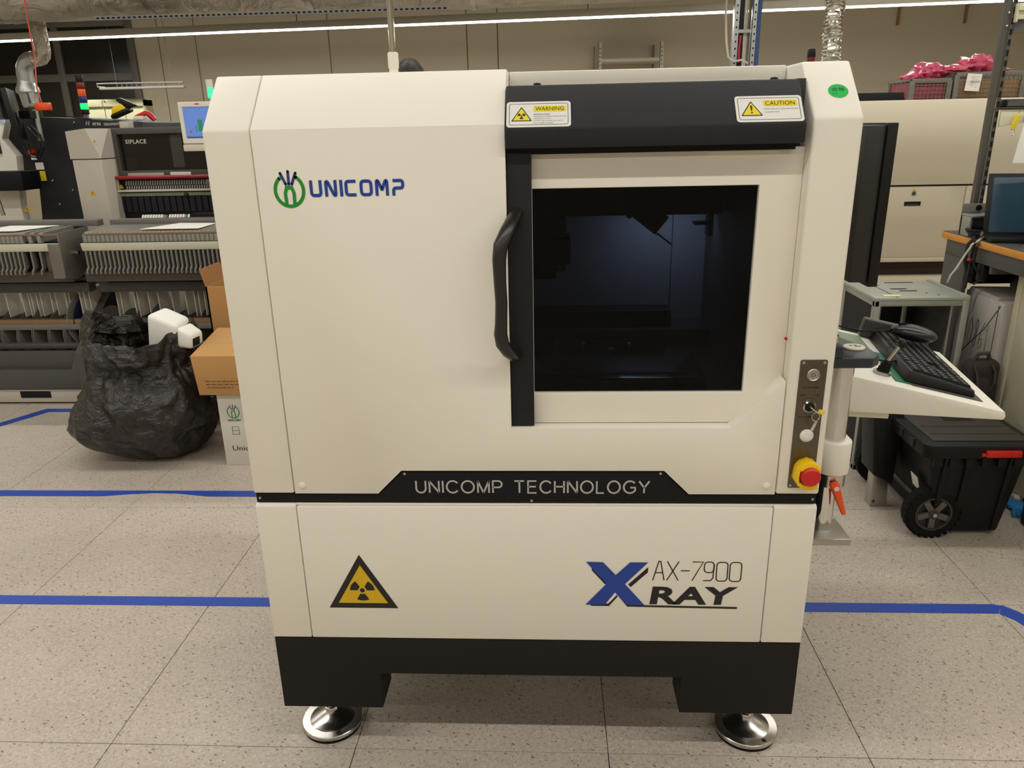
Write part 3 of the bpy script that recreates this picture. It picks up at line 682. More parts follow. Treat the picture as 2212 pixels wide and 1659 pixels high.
# perforated rail hanging below the duct
t = thing('perforated_rail', 'grey perforated mounting rail hanging below the foil duct', 'rail', (-1.91, 4.4, 2.19))
rl = MB().box(-3.192, -0.632, 4.39, 4.41, 2.207, 2.232).build('rail_body', mid_grey, t)
slot_me = None
for k in range(66):
    x = -3.165 + k*0.0383
    if slot_me is None:
        so = MB().box(-1.921, -1.899, 4.3885, 4.3902, 2.214, 2.225).build('rail_slot', hole_black, t); slot_me = so.data
    else:
        so = bpy.data.objects.new('rail_slot', slot_me); COL.objects.link(so); so.parent = t
    so.location = (x + 1.91, 0, 0)
for x in (-3.09, -2.40, -0.85): MB().cyl((x,4.4,2.232),(x,4.4,RZ),0.003,n=6).build('hanger_wire', dark_grey, t)
# luminaire rows
lum_body = mat('luminaire_body', (190, 186, 174), 0.5)
led_face = mat('led_diffuser', (255,255,255), 0.5, emit=(246, 250, 238), estr=6.0)
for i, (x0, y0, x1, y1, z) in enumerate(LED_ROWS):
    cx, cy = (x0+x1)/2, (y0+y1)/2; ln = math.hypot(x1-x0, y1-y0)
    t = thing('linear_luminaire', ['long ceiling luminaire row glowing across the picture above the back wall', 'ceiling luminaire row above the carts and oven', 'ceiling luminaire row above the X-ray cabinet roof', 'ceiling luminaire row above the aisle in front of the X-ray cabinet', 'ceiling luminaire row far behind the photographer'][i], 'lamp', (cx, cy, z), group='linear ceiling luminaires')
    MB().prism([(-0.035+cy,z-0.012),(0.035+cy,z-0.012),(0.035+cy,z+0.045),(-0.035+cy,z+0.045)], 'x', cx-ln/2, cx+ln/2).build('housing', lum_body, t, 0.002)
    nseg = int(ln/0.30); seg_me = None
    for k in range(nseg):
        sx0 = cx-ln/2+k*ln/nseg
        if seg_me is None:
            d = MB().prism([(cy-0.024,z-0.0125),(cy+0.024,z-0.0125),(cy+0.018,z-0.026),(cy-0.018,z-0.026)], 'x', cx+0.003, cx+ln/nseg-0.003).build('led_tube', led_face, t); seg_me = d.data
        else:
            d = bpy.data.objects.new('led_tube', seg_me); COL.objects.link(d); d.parent = t
        d.location = (sx0-cx, 0, 0)
    for k in range(4):
        xx = cx-ln/2+ln*(k+0.5)/4; MB().cyl((xx,cy,z+0.04),(xx,cy,RZ),0.004,n=6).build('suspension', dark_grey, t)
    t.rotation_euler = (0, 0, math.atan2(y1-y0, x1-x0))

# ---------------------------------------------------------------- the placement machine
sp = thing('placement_machine', 'grey pick-and-place machine with dark hood behind the feeder carts', 'machine', (-2.0, 3.6, 0))
def P3(y, *pts): return [(p[0], y, p[1]) for p in pts]
MB().box(-2.535, -1.15, 3.60, 4.55, 0.62, 1.44).build('machine_body', dark_grey, sp, 0.01)
for x in (-2.45, -1.25):
    for y in (3.7, 4.45): MB().box(x-0.05, x+0.05, y-0.05, y+0.05, 0.0, 0.62).build('machine_leg', dark_grey, sp)
MB().box(-2.535, -1.15, 3.95, 4.55, 0.12, 0.62).build('machine_plinth', sip_grey, sp, 0.01)
tc_ = MB().prism([(-2.70,3.0),(-2.528,3.0),(-2.528,3.36),(-2.70,3.36)], 'z', 0.62, 1.298).build('tower_cabinet', sip_grey, sp, 0.006)
MB().add([(-2.708,3.0,1.303),(-2.528,3.0,1.303),(-2.528,3.36,1.303),(-2.708,3.36,1.303),(-2.708,3.0,1.454),(-2.59,3.0,1.468),(-2.528,3.13,1.466),(-2.708,3.36,1.46),(-2.528,3.36,1.463)],
  [(0,1,2,3),(0,3,7,4),(0,4,5,1),(1,5,6),(1,6,8,2),(2,8,7,3),(4,7,8,6,5)]).build('tower_cap', sip_grey, tc_)
def warn_tri(cx, y, cz, w, parent, h=0.001):
    pl = plane((cx, y, cz), (1,0,0), (0,0,1))
    decal([(-w/2,-w*0.43),(w/2,-w*0.43),(0,w*0.43)], pl, haz_yellow, parent, 'warning_triangle', h)
    decal([(-w*0.07,-w*0.2),(w*0.07,-w*0.2),(0,w*0.18)], pl, print_black, parent, 'warning_bolt', h+0.0006)
warn_tri(-2.615, 3.0, 1.115, 0.042, tc_); warn_tri(-2.545, 2.999, 1.40, 0.02, tc_)
# hood with window
hd = MB(); hd.frame(-2.55, -1.2, 1.17, 1.468, -2.505, -1.25, 1.225, 1.432, 3.16, 3.21); hd.box(-2.55, -1.2, 3.21, 3.62, 1.43, 1.468).box(-2.55,-2.53,3.21,3.6,1.0,1.43)
ho = hd.build('machine_hood', dark_grey, sp, 0.004)
gl_dark = mat('smoked_acrylic', (30, 28, 25), 0.12, var=0.1)
MB().box(-2.505, -1.25, 3.195, 3.203, 1.225, 1.432).build('hood_window', gl_dark, ho)
PS = plane((0, 3.195, 0), (1,0,0), (0,0,1))
text('SIPLACE', PS, -2.472, -2.345, 1.378, 1.402, mat('pale_print', (214, 208, 190), 0.5), ho, bold=0.022, spacing=1.12, h=0.001)
MB().box(-2.20, -2.13, 3.1935, 3.195, 1.24, 1.425).build('window_reflection_strip', mat('reflection_strip_grey', (62, 60, 56), 0.4), ho)  # grey reflection band painted as a strip in front of the glass
MB().box(-2.47, -2.25, 3.155, 3.16, 1.188, 1.212).build('label_strip', sip_grey, ho)
MB().box(-2.21, -2.085, 3.155, 3.16, 1.188, 1.214).build('hazard_label', paper, ho)
MB().cyl((-2.565,3.12,1.188),(-1.2,3.12,1.188),0.011,n=12).build('red_bumper_bar', mat('red_bumper', (150, 24, 34), 0.4), sp, smooth=True)
gd = MB().box(-2.545, -1.2, 3.15, 3.17, 1.10, 1.176).build('finger_guard', black_flat, sp)
g_me = None; grey_fin = mat('fin_grey', (150, 144, 138), 0.5)
for k in range(44):
    for rw in (0, 1):
        if g_me is None:
            q = MB().hexa([(-0.007,3.146,0),(0.001,3.146,0),(0.001,3.15,0),(-0.007,3.15,0)], [(-0.001,3.146,0.026),(0.007,3.146,0.026),(0.007,3.15,0.026),(-0.001,3.15,0.026)])
            for v in q.v: v += Vector((-2.0, 0, 0))
            o = q.build('guard_finger', grey_fin, gd); g_me = o.data
            for v in g_me.vertices: v.co -= Vector((0.0, 0, 0))
            base_off = Vector((2.0, 0, 0))
        else:
            o = bpy.data.objects.new('guard_finger', g_me); COL.objects.link(o); o.parent = gd
        o.location = Vector((-2.485 + k*0.0148*1.0, 0, 1.142 - rw*0.030)) + base_off
warn_tri(-2.518, 3.146, 1.137, 0.028, gd)
MB().box(-2.53, -1.2, 3.11, 3.13, 1.106, 1.118).build('front_rail', offwhite, sp, 0.002)
MB().box(-2.55, -1.2, 3.14, 3.15, 1.078, 1.098).build('status_strip', mat('pale_green_strip', (150, 160, 130), 0.5, var=0.25, vscale=40), sp)
MB().box(-2.55, -1.2, 3.15, 3.6, 0.93, 1.078).build('feeder_recess', black_flat, sp)
for k in range(34):
    o = MB().box(-2.545+k*0.04, -2.545+k*0.04+0.03, 3.142, 3.152, 0.985, 1.074) if k == 0 else None
    if o: fk = o.build('shutter_slat', black_text, sp)
    else: copy_part(fk, (k*0.0395, 0, 0))
# white feeder tapes standing in the feeder slots
tp = None; rnd = random.Random(4)
for k in range(30):
    x = -2.44 + k*0.0165
    if k in (0,1,2,11,12,19): continue
    if tp is None: tp = MB().hexa([(x,3.05,0.925),(x+0.010,3.05,0.925),(x+0.010,3.13,0.925),(x,3.13,0.925)], [(x+0.006,3.08,0.975),(x+0.016,3.08,0.975),(x+0.016,3.14,0.965),(x+0.006,3.14,0.965)]).build('carrier_tape', paper, sp); x00 = x
    else: copy_part(tp, (x-x00, 0, 0))
MB().box(-2.52, -1.2, 3.0, 3.06, 0.905, 0.932).build('feeder_table_edge', alu, sp, 0.003)
stg_ = MB().box(-2.06, -1.7, 3.0, 3.12, 0.93, 0.985).build('control_ledge', black_flat, sp, 0.006)
MB().cyl((-2.055,3.0,0.985),(-2.06,3.0,1.09),0.006,n=8).build('lever', plastic_black, stg_, smooth=True)
MB().ball((-2.06,3.0,1.09),0.014,sz=1.4).build('lever_knob', plastic_black, stg_, smooth=True)
# operator terminal of the placement machine
t = thing('operator_terminal', 'white terminal with a blue screen beside the dark machine hood', 'monitor', (-1.85, 2.93, 1.34))
MB(Matrix.Translation((0,0,0))).frame(-1.980, -1.70, 1.375, 1.592, -1.958, -1.722, 1.402, 1.566, 2.89, 2.94).box(-1.98,-1.70,2.905,2.96,1.375,1.592).build('terminal_case', white, t, 0.004)
scr = MB().box(-1.958, -1.722, 2.899, 2.904, 1.402, 1.566).build('terminal_screen', mat('blue_screen', (90, 120, 190), 0.3, emit=(104, 140, 214), estr=0.42), t)
PT = plane((0, 2.899, 0), (1,0,0), (0,0,1))
for (u0,u1,v0,v1,c) in ((-1.90,-1.893,1.435,1.47,(50,140,90)),(-1.885,-1.86,1.44,1.50,(40,130,90)),(-1.935,-1.925,1.43,1.445,(200,60,70)),(-1.955,-1.86,1.404,1.412,(60,90,110))):
    decal([(u0,v0),(u1,v0),(u1,v1),(u0,v1)], PT, mat('screen_ink_%d' % c[0], c, 0.4, emit=c, estr=0.3), scr, 'screen_field', 0.001)
MB().box(-1.885, -1.86, 2.888, 2.892, 1.578, 1.583).build('terminal_mark', red_plastic, t)
MB().box(-1.975, -1.70, 2.87, 2.95, 1.335, 1.372).build('terminal_keypad', offwhite, t, 0.006)
MB().box(-1.86, -1.82, 2.91, 2.97, 1.18, 1.335).build('terminal_arm', dark_grey, t, 0.004)
MB().box(-1.90, -1.70, 2.93, 3.05, 1.15, 1.18).build('terminal_bracket', dark_grey, t, 0.004)
t = thing('signal_lamp', 'white-capped signal lamp glowing green above the blue terminal screen', 'lamp', (-1.81, 2.95, 1.592))
MB().cyl((-1.812,2.95,1.592),(-1.812,2.95,1.612),0.010,n=14).build('lamp_foot', offwhite, t)
MB().cyl((-1.812,2.95,1.612),(-1.812,2.95,1.664),0.016,n=18).build('green_lens', bright('green_lens_glow', (60, 255, 150), 1.6), t, smooth=True)
MB().cyl((-1.812,2.95,1.664),(-1.812,2.95,1.706),0.018,n=18).build('lamp_cap', white, t, smooth=True)

# ---------------------------------------------------------------- feeder carts with reels
fd_blade = mat('feeder_blade_grey', (128, 124, 116), 0.45, metal=0.3, var=0.05)
fd_top = mat('feeder_tape_cover', (140, 138, 130), 0.35, metal=0.3, var=0.35, vscale=60)
bar_cream = mat('pale_cream_bar', (206, 204, 182), 0.5)
amber = mat('amber_rail', (132, 104, 70), 0.4, var=0.2, vscale=60)
ink_brown = mat('brown_shadow_card', (112, 92, 72), 0.7)
def cart(label, x0, x1, feeders, side_y):
    t = thing('feeder_cart', label, 'cart', ((x0+x1)/2, 2.75, 0), group='feeder carts of the placement machine')
    MB().prism([(2.472,0.893),(2.480,0.853),(2.500,0.853),(2.500,0.893)], 'x', x0+0.01, x1).build('front_bar', bar_cream, t, 0.0015)
    MB().box(x0+0.02, x1, 2.52, 2.80, 0.70, 0.90).build('feeder_bed', black_flat, t)
    MB().box(x0, x1, 2.48, 2.53, 0.690, 0.742).build('lower_comb', mat('comb_brown_grey', (70, 63, 56), 0.6, var=0.4, vscale=120), t)
    MB().box(x0, x1, 2.80, 2.86, 0.945, 0.980).build('rear_beam', mid_grey, t, 0.004)
    MB().box(x0-0.01, x1, 2.60, 2.67, 0.608, 0.662).build('frame_beam', dark_grey, t, 0.003)
    MB().box(x0+0.03, x1, 2.485, 2.50, 0.935, 0.943).build('guide_rail', amber, t)
    fo = None
    for k, x in enumerate(feeders):
        if fo is None:
            b = MB().prism([(2.474,0.852),(2.474,0.768),(2.456,0.752),(2.456,0.734),(2.47,0.734),(2.47,0.748),(2.515,0.775),(2.515,0.852)], 'x', x, x+0.0095)
            fo = b.build('feeder', fd_blade, t); fx = x
            MB().prism([(2.490,0.896),(2.487,0.934),(2.52,0.948),(2.79,0.953),(2.79,0.896)], 'x', x-0.006, x+0.0165).build('feeder_cover', fd_top, fo, 0.0015, seg=1)
            MB().box(x-0.002, x+0.012, 2.50, 2.515, 0.775, 0.848).build('feeder_label', mat('feeder_face_dark', (58, 60, 60), 0.5), fo)
        else: copy_part(fo, (x-fx, 0, 0))
    # bent side plates standing on the floor
    for xs, dy in side_y:
        pl = [(2.80,0.70),(2.80,0.555),(2.446,0.302),(2.438,0.0),(2.60,0.0),(2.62,0.26),(3.0,0.50),(3.0,0.70)]
        sp_ = MB().prism([(p[0]+dy, p[1]) for p in pl], 'x', xs-0.006, xs+0.006).build('side_plate', black_text, t)
        fl = MB()
        for a, b in (((2.80,0.70),(2.80,0.555)),((2.80,0.555),(2.446,0.302)),((2.446,0.302),(2.438,0.0))):
            fl.add([(xs-0.035,a[0]+dy-0.004,a[1]),(xs+0.008,a[0]+dy-0.004,a[1]),(xs+0.008,b[0]+dy-0.004,b[1]),(xs-0.035,b[0]+dy-0.004,b[1]),(xs-0.035,a[0]+dy+0.004,a[1]),(xs+0.008,a[0]+dy+0.004,a[1]),(xs+0.008,b[0]+dy+0.004,b[1]),(xs-0.035,b[0]+dy+0.004,b[1])],
                [(0,1,2,3),(7,6,5,4),(0,4,5,1),(1,5,6,2),(2,6,7,3),(3,7,4,0)])
        fl.build('front_flange', dark_grey, sp_)
        f2 = MB()
        for a, b in (((3.0,0.70),(3.0,0.50)),((3.0,0.50),(2.62,0.26))):
            f2.add([(xs,a[0]+dy-0.02,a[1]-0.02),(xs+0.03,a[0]+dy-0.02,a[1]-0.02),(xs+0.03,b[0]+dy-0.02,b[1]-0.02),(xs,b[0]+dy-0.02,b[1]-0.02),(xs,a[0]+dy,a[1]),(xs+0.03,a[0]+dy,a[1]),(xs+0.03,b[0]+dy,b[1]),(xs,b[0]+dy,b[1])],
                [(0,1,2,3),(7,6,5,4),(0,4,5,1),(1,5,6,2),(2,6,7,3),(3,7,4,0)])
        f2.build('rear_flange', mid_grey, sp_)
    # reel tray
    MB().box(x0, x1, 2.62, 2.65, 0.425, 0.450).build('comb_rail', amber, t)
    MB().box(x0, x1, 2.61, 2.65, 0.392, 0.424).build('tray_bar', mid_grey, t, 0.003)
    MB().box(x0, x1, 2.56, 2.60, 0.296, 0.324).build('tray_bar', dark_grey, t, 0.003)
    bx0 = [(x0,0.094),(x1,0.094),(x1,0.312),(x1-0.055,0.302),(x1-0.10,0.205),(x0,0.205)]
    MB().prism(bx0, 'y', 2.45, 2.462).build('box_front', dark_grey, t, 0.001)
    MB().box(x0, x1, 2.47, 2.98, 0.085, 0.10).box(x0, x1, 2.50, 2.51, 0.20, 0.30).build('box_shell', dark_grey, t)
    ch = MB().box(x0, x1-0.01, 2.46, 2.95, 0.012, 0.088).build('chassis_bar', sip_grey, t, 0.004)
    MB().box(x1-0.43, x1-0.255, 2.457, 2.462, 0.040, 0.078).build('chassis_slot', hole_black, ch)
    for x in (x0+0.1, x1-0.12): MB().cyl((x,2.75,0.03),(x+0.03,2.75,0.03),0.03,n=16).build('castor', rubber, t, smooth=True)
    # dividers and reels
    dv = None; rr = random.Random(int(abs(x0*100)))
    x = x1-0.06
    while x > x0+0.02:
        if dv is None: dv = MB().box(x-0.002, x+0.002, 2.68, 2.90, 0.452, 0.606).build('divider', paper, t); dx0 = x
        else: copy_part(dv, (x-dx0, rr.uniform(-0.02,0.02), 0))
        x -= rr.choice((0.022, 0.03, 0.06, 0.085))
    rl_ = None; x = x1-0.02; cols = [mat('reel_white', (196,190,178), 0.5), mat('reel_grey', (120,112,102), 0.5)]
    k = 0
    while x > x0+0.03:
        if rl_ is None: rl_ = MB().lathe([(0.02,0),(0.165,0),(0.165,0.003),(0.03,0.003),(0.03,0.010),(0.165,0.010),(0.165,0.013),(0.02,0.013)], (x,2.76,0.33), (1,0,0), 28).build('component_reel', cols[1], t, smooth=True); rx0 = x
        else: copy_part(rl_, (x-rx0, 0, rr.uniform(-0.02,0.012)))
        x -= 0.092; k += 1
    return t
cart('feeder cart full of feeders behind the black rubbish bag', -2.43, -1.36, [-2.405+0.0243*k for k in range(42)], [(-2.36, 0.42), (-1.42, 0.42)])
lc = cart('feeder cart at the left picture edge with a bare steel end plate', -3.42, -2.50, [-2.655-0.0243*k for k in range(29) if k not in (1, 3)], [(-2.52, 0.0), (-3.38, 0.0)])
plate_m = mat('dull_steel_plate', (128, 122, 112), 0.42, metal=0.55, var=0.12, vscale=8)
ep = MB().prism([(2.414,0.87),(2.419,0.955),(2.69,0.958),(2.66,0.72),(2.50,0.70),(2.411,0.725)], 'x', -2.50, -2.494).build('end_plate', plate_m, lc, 0.001)
MB().box(-2.56, -2.50, 2.414, 2.42, 0.72, 0.90).build('end_plate_flange', plate_m, ep, 0.001)
MB().cyl((-2.494,2.52,0.84),(-2.465,2.52,0.84),0.010,n=10).build('end_plate_knob', chrome, ep, smooth=True)
MB().box(-2.64, -2.51, 2.50, 2.52, 0.74, 0.85).build('blank_plate', mat('brown_grey_plate', (104, 94, 82), 0.45), lc)
for k, (x, c) in enumerate(((-2.64,(150,146,136)),(-2.60,(16,22,70)))):
    MB().lathe([(0.02,0),(0.17,0),(0.17,0.004),(0.02,0.004)], (x,2.78,0.415), (1,-0.25,0), 36).build('component_reel', mat('big_reel_%d' % k, c, 0.4), lc, smooth=True)
for nm, pts, lab in (('paper_sheet', [(-2.115,2.53),(-1.80,2.53),(-1.80,2.76),(-2.02,2.79)], 'white paper sheets lying on the feeders of the cart behind the bag'), ('paper_sheet', [(-3.0,2.53),(-2.80,2.53),(-2.70,2.76),(-3.0,2.78)], 'white paper sheet on the feeder cart at the left picture edge')):
    o = MB().prism(pts, 'z', 0.9545, 0.957).build(nm, paper); tag(o, lab, 'paper', 'papers on the feeder carts')

# ---------------------------------------------------------------- the screen printer at the far left
er = thing('screen_printer', 'black and white solder paste printer at the left under the windows', 'machine', (-3.6, 4.6, 0))
MB().prism([(-4.02,0.0),(-3.05,0.0),(-2.95,1.40),(-2.97,1.515),(-3.30,1.545),(-3.72,1.567),(-3.86,1.45),(-3.80,1.30),(-3.72,1.20),(-3.76,0.86)], 'y', 4.2, 5.1).build('printer_side', black_text, er, 0.004)
PE = plane((0, 4.2, 0), (1,0,0), (0,0,1))
pr = mat('printer_print', (190, 188, 180), 0.5)
text('ersa', PE, -3.235, -3.175, 1.497, 1.517, pr, er, bold=0.01, h=0.0045)
text('VERSAPRINT S1', PE, -3.155, -3.02, 1.494, 1.513, pr, er, bold=0.01, h=0.0045)
mb = MB(PE); ribbon(mb, [(-3.285,1.500),(-3.277,1.527),(-3.265,1.500),(-3.257,1.527)], 0.006, False, 0.0045); mb.build('printer_mark', pr, er)
mb = MB()
for x, z in ((-3.37,1.52),(-3.70,1.24),(-3.62,1.12),(-3.48,1.05),(-3.60,0.95)): mb = MB().ball((x,4.197,z),0.008,8,6).build('panel_screw', alu, er, smooth=True)
wf = MB().prism([(-4.6,0.0),(-3.83,0.0),(-3.85,0.95),(-3.80,1.30),(-3.88,1.42),(-3.82,1.55),(-4.6,1.555)], 'y', 4.12, 4.195).build('printer_front', white, er, 0.004)
MB().box(-4.5, -3.90, 4.11, 4.12, 1.32, 1.50).build('printer_window', gl_dark, wf)
MB().box(-4.5, -3.97, 4.11, 4.12, 1.12, 1.25).build('printer_window', mat('brown_window', (60, 44, 36), 0.2), wf)
text('VERSAPRINT S', plane((0,4.12,0),(1,0,0),(0,0,1)), -4.40, -3.83, 1.515, 1.545, mat('pale_blue_print', (140, 170, 205), 0.5), wf, h=0.0045)
MB().box(-4.5, -3.82, 4.118, 4.122, 1.552, 1.560).build('printer_trim', print_blue, wf)
kb = MB().box(-4.3, -3.66, 3.92, 4.12, 1.07, 1.20).build('printer_keyboard_tray', black_flat, er, 0.01)
MB().cyl((-3.86,3.93,0.90),(-3.89,3.93,1.16),0.014,n=10).build('tray_strut', alu, er, smooth=True)
warn_tri(-3.80, 4.11, 0.93, 0.05, er)
for (u0,u1,v0,v1,m_) in ((-3.74,-3.70,1.27,1.30,paper),(-3.72,-3.66,1.20,1.25,sticker_white),(-3.70,-3.66,1.12,1.19,sticker_yellow)):
    MB().box(u0,u1,4.19,4.196,v0,v1).build('printer_sticker', m_, er)
MB().cyl((-3.71,4.19,1.325),(-3.71,4.15,1.325),0.02,n=14).build('printer_stop_button', red_plastic, er, smooth=True)
# printer's swivel monitor, tower light, sensor box
t = thing('swivel_monitor', 'black flat monitor seen edge-on above the solder paste printer', 'monitor', (-3.62, 3.95, 1.40))
Q = Matrix.Translation((-3.63, 3.95, 1.575)) @ Matrix.Rotation(math.radians(-62), 4, 'Z') @ Matrix.Rotation(math.radians(4), 4, 'X')
MB(Q).box(-0.21,0.21,-0.016,0.016,-0.165,0.165).build('monitor_case', plastic_black, t, 0.004)
MB(Q).box(-0.19,0.19,-0.018,-0.015,-0.15,0.15).build('monitor_screen', gl_dark, t)
MB().cyl((-3.55,4.06,1.40),(-3.56,4.06,1.72),0.022,n=14).build('monitor_post', alu, t, smooth=True)
MB().box(-3.62,-3.54,3.98,4.07,1.55,1.60).build('monitor_joint', plastic_black, t)
mb = MB()
cp = [(-3.56,4.0,1.50),(-3.50,3.98,1.44),(-3.49,3.98,1.36),(-3.53,3.98,1.30),(-3.60,4.0,1.31),(-3.62,4.0,1.38)]
mb.tube(cp, 0.008, 6).tube([(p[0]-0.03,p[1],p[2]-0.01) for p in cp], 0.006, 6)
mb.build('monitor_cables', plastic_black, t, smooth=True)
t = thing('tower_light', 'slim signal tower with red, orange, blue and lit green segments', 'lamp', (-3.30, 4.25, 1.53))
z0 = 1.575
MB().box(-3.318,-3.288,4.24,4.26,1.53,1.60).build('tower_bracket', alu, t)
for nm, h, m_ in (('tower_base',0.035,plastic_black),('green_segment',0.042,bright('tower_green',(20,255,110),1.6)),('blue_segment',0.045,mat('tower_blue',(20,32,110),0.3)),('orange_segment',0.05,mat('tower_orange',(232,92,30),0.3)),('red_segment',0.045,mat('tower_red',(120,16,16),0.3)),('tower_cap',0.05,plastic_black)):
    MB().cyl((-3.303,4.25,z0),(-3.303,4.25,z0+h-0.002),0.026,n=20).build(nm, m_, t, 0.002); z0 += h
t = thing('sensor_box', 'small orange box on a grey nozzle beside the monitor post', 'sensor', (-3.40, 3.95, 1.57))
MB().box(-3.447,-3.362,3.90,3.97,1.597,1.648).build('box_body', orange_plastic, t, 0.008)
MB().cyl((-3.447,3.935,1.622),(-3.50,3.935,1.628),0.018,n=14).build('nozzle', mid_grey, t, smooth=True)
MB().tube([(-3.415,3.94,1.648),(-3.44,3.96,1.75),(-3.50,4.1,1.95),(-3.56,4.2,2.2),(-3.6,4.3,2.6)], 0.005, 6).build('red_cable', mat('red_cable', (170, 60, 36), 0.5), t, smooth=True)
MB().tube([(-3.39,3.94,1.597),(-3.37,4.0,1.57),(-3.30,4.15,1.548),(-3.25,4.22,1.542)], 0.004, 6).build('grey_cable', plastic_black, t, smooth=True)
# spiral duct elbow
t = thing('exhaust_elbow', 'silver sheet-metal exhaust elbow rising in front of the dark windows', 'duct', (-4.24, 5.09, 1.45))
pts = [(-4.245,5.09,1.70),(-4.245,5.09,1.93)] + [(-4.245+0.10*(1-math.cos(a)),5.09,1.93+0.10*math.sin(a)) for a in (0.4,0.8,1.2,1.57)]
MB().tube(pts, 0.062, 20, up=(0,1,0)).build('elbow', galv, t, smooth=True)
MB().tube([(-4.145,5.09,2.03),(-4.11,5.09,2.03)]+[(-4.11+0.055*math.sin(a),5.09,2.03+0.055*(1-math.cos(a))) for a in (0.5,1.0,1.57)]+[(-4.055,5.09,3.34)], 0.058, 20, up=(0,1,0)).build('riser', foil, t, smooth=True)
MB().lathe([(0.062,0.09),(0.068,0.06),(0.085,0.03),(0.09,0.0),(0.07,-0.02),(0.06,-0.12)], (-4.25,5.09,1.78), n=24).build('reducer', galv, t, smooth=True)
MB().box(-4.30,-4.19,5.04,5.14,1.45,1.68).build('fan_box', plastic_black, t, 0.01)
# bare luminaire hung low near the window
t = thing('old_luminaire', 'grey hanging batten luminaire in front of the window edge', 'lamp', (-3.95, 6.4, 1.85))
MB().box(-4.37, -3.52, 6.37, 6.43, 1.853, 1.875).build('batten', mat('dull_batten', (118,113,104), 0.6), t, 0.004)
MB().tube([(-4.32,6.4,1.875),(-4.40,6.4,1.883),(-4.40,6.4,1.909),(-4.32,6.4,1.911),(-3.53,6.4,1.906)], 0.007, 8).build('tube_guard', mat('dull_batten', (118,113,104), 0.6), t, smooth=True)
lo = None
for k in range(14):
    if lo is None: lo = MB().cyl((-4.2,6.4,1.875),(-4.2,6.4,1.906),0.004,n=6).build('guard_rung', dark_grey, t)
    else: copy_part(lo, (0.05*k, 0, 0))
for x in (-4.2, -3.65): MB().cyl((x,6.4,1.90),(x,6.4,RZ),0.002,n=5).build('hanger_wire', dark_grey, t)
for k in range(3):
    x = -4.63+0.205*k
    t = thing('storage_bin', ['leftmost pale green bin of the row below the window', 'middle pale green bin of the row below the window', 'rightmost pale green bin of the row below the window'][k], 'bin', (x+0.1, 6.55, 0), group='pale bins below the window')
    MB().box(x+0.003, x+0.20, 6.5, 6.7, 1.20, 1.77).build('bin_body', mat('pale_green_bin', (180, 178, 142), 0.6), t, 0.006)
    MB().box(x+0.003, x+0.20, 6.48, 6.72, 1.70, 1.765).build('bin_lid', mat('pale_green_bin', (180, 178, 142), 0.6), t, 0.004)
    MB().box(x+0.01, x+0.19, 6.55, 6.65, 0.0, 1.20).build('bin_stand', mid_grey, t)
    MB().cyl((x+0.025,6.479,1.75),(x+0.025,6.474,1.75),0.008,n=10).build('bin_rivet', dark_grey, t)
t = thing('barcode_scanner', 'yellow and black handheld scanner lying on top of the printer', 'scanner', (-3.17, 4.5, 1.55))
Q = Matrix.Translation((-3.165, 4.5, 1.60)) @ Matrix.Rotation(math.radians(-20), 4, 'Y')
MB(Q).box(-0.09,0.07,-0.035,0.035,-0.03,0.0).build('scanner_foot', plastic_black, t, 0.01)
MB(Q).hexa([(-0.08,-0.03,0),(0.05,-0.03,0),(0.05,0.03,0),(-0.08,0.03,0)],[(-0.05,-0.025,0.045),(0.03,-0.025,0.05),(0.03,0.025,0.05),(-0.05,0.025,0.045)]).build('scanner_body', estop_yellow, t, 0.008)
MB(Q).hexa([(0.05,-0.025,0.0),(0.13,-0.025,-0.01),(0.13,0.025,-0.01),(0.05,0.025,0.0)],[(0.0,-0.025,0.08),(0.03,-0.025,0.09),(0.03,0.025,0.09),(0.0,0.025,0.08)]).build('scanner_head', plastic_black, t, 0.006)
t = thing('red_tool', 'red and white hand tool lying on the printer end', 'tool', (-3.0, 4.45, 1.545))
MB().tube([(-3.04,4.45,1.555),(-2.96,4.45,1.58),(-2.93,4.45,1.565),(-2.90,4.45,1.53)], [0.012,0.018,0.022,0.016], 10).build('grip', red_plastic, t, smooth=True)
MB().box(-3.05,-2.97,4.42,4.48,1.53,1.56).build('tool_case', white, t, 0.008)
MB().box(-3.0,-2.93,4.12,4.19,1.46,1.52).build('tool_clip', sip_grey, t, 0.006)
# ---------------------------------------------------------------- floor tape
tape_m = mat('blue_floor_tape', (36, 72, 168), 0.45, var=0.05, vscale=20)
def tape(pts, label):
    o = MB().prism(pts, 'z', 0.0, 0.0012).build('floor_tape', tape_m); tag(o, label, 'tape', 'blue floor marking tapes')
tape([(-2.9,0.590),(-0.60,0.590),(-0.60,0.637),(-2.9,0.637)], 'blue tape strip on the floor, left of the black cabinet base')
tape([(0.60,0.590),(1.395,0.590),(1.425,0.628),(1.405,0.637),(0.60,0.637)], 'straight blue tape strip on the floor, right of the black cabinet base')
tape([(1.398,0.588),(1.425,0.560),(1.444,0.510),(1.47,0.470),(1.515,0.500),(1.48,0.565),(1.46,0.600),(1.428,0.634)], 'short angled blue tape piece at the right end of the straight strip')
tape([(1.485,0.42),(1.60,0.22),(1.64,0.245),(1.53,0.44)], 'worn blue tape piece continuing past the brown scuff at the right picture edge')
tape([(-3.2,1.342),(-1.83,1.342),(-1.72,1.362),(-1.62,1.372),(-1.52,1.368),(-1.38,1.342),(-1.0,1.342),(-1.0,1.394),(-3.2,1.394)], 'blue tape strip on the floor in front of the rubbish bag')
tape([(-3.2,1.50),(-2.70,2.335),(-2.1,2.335),(-2.1,2.385),(-2.745,2.385),(-2.83,2.235),(-3.25,1.53)], 'bent blue tape on the floor below the left feeder cart')
tape([(-3.3,2.00),(-2.86,2.065),(-2.84,2.11),(-3.3,2.05)], 'short blue tape stub branching off the bent tape at the left picture edge')
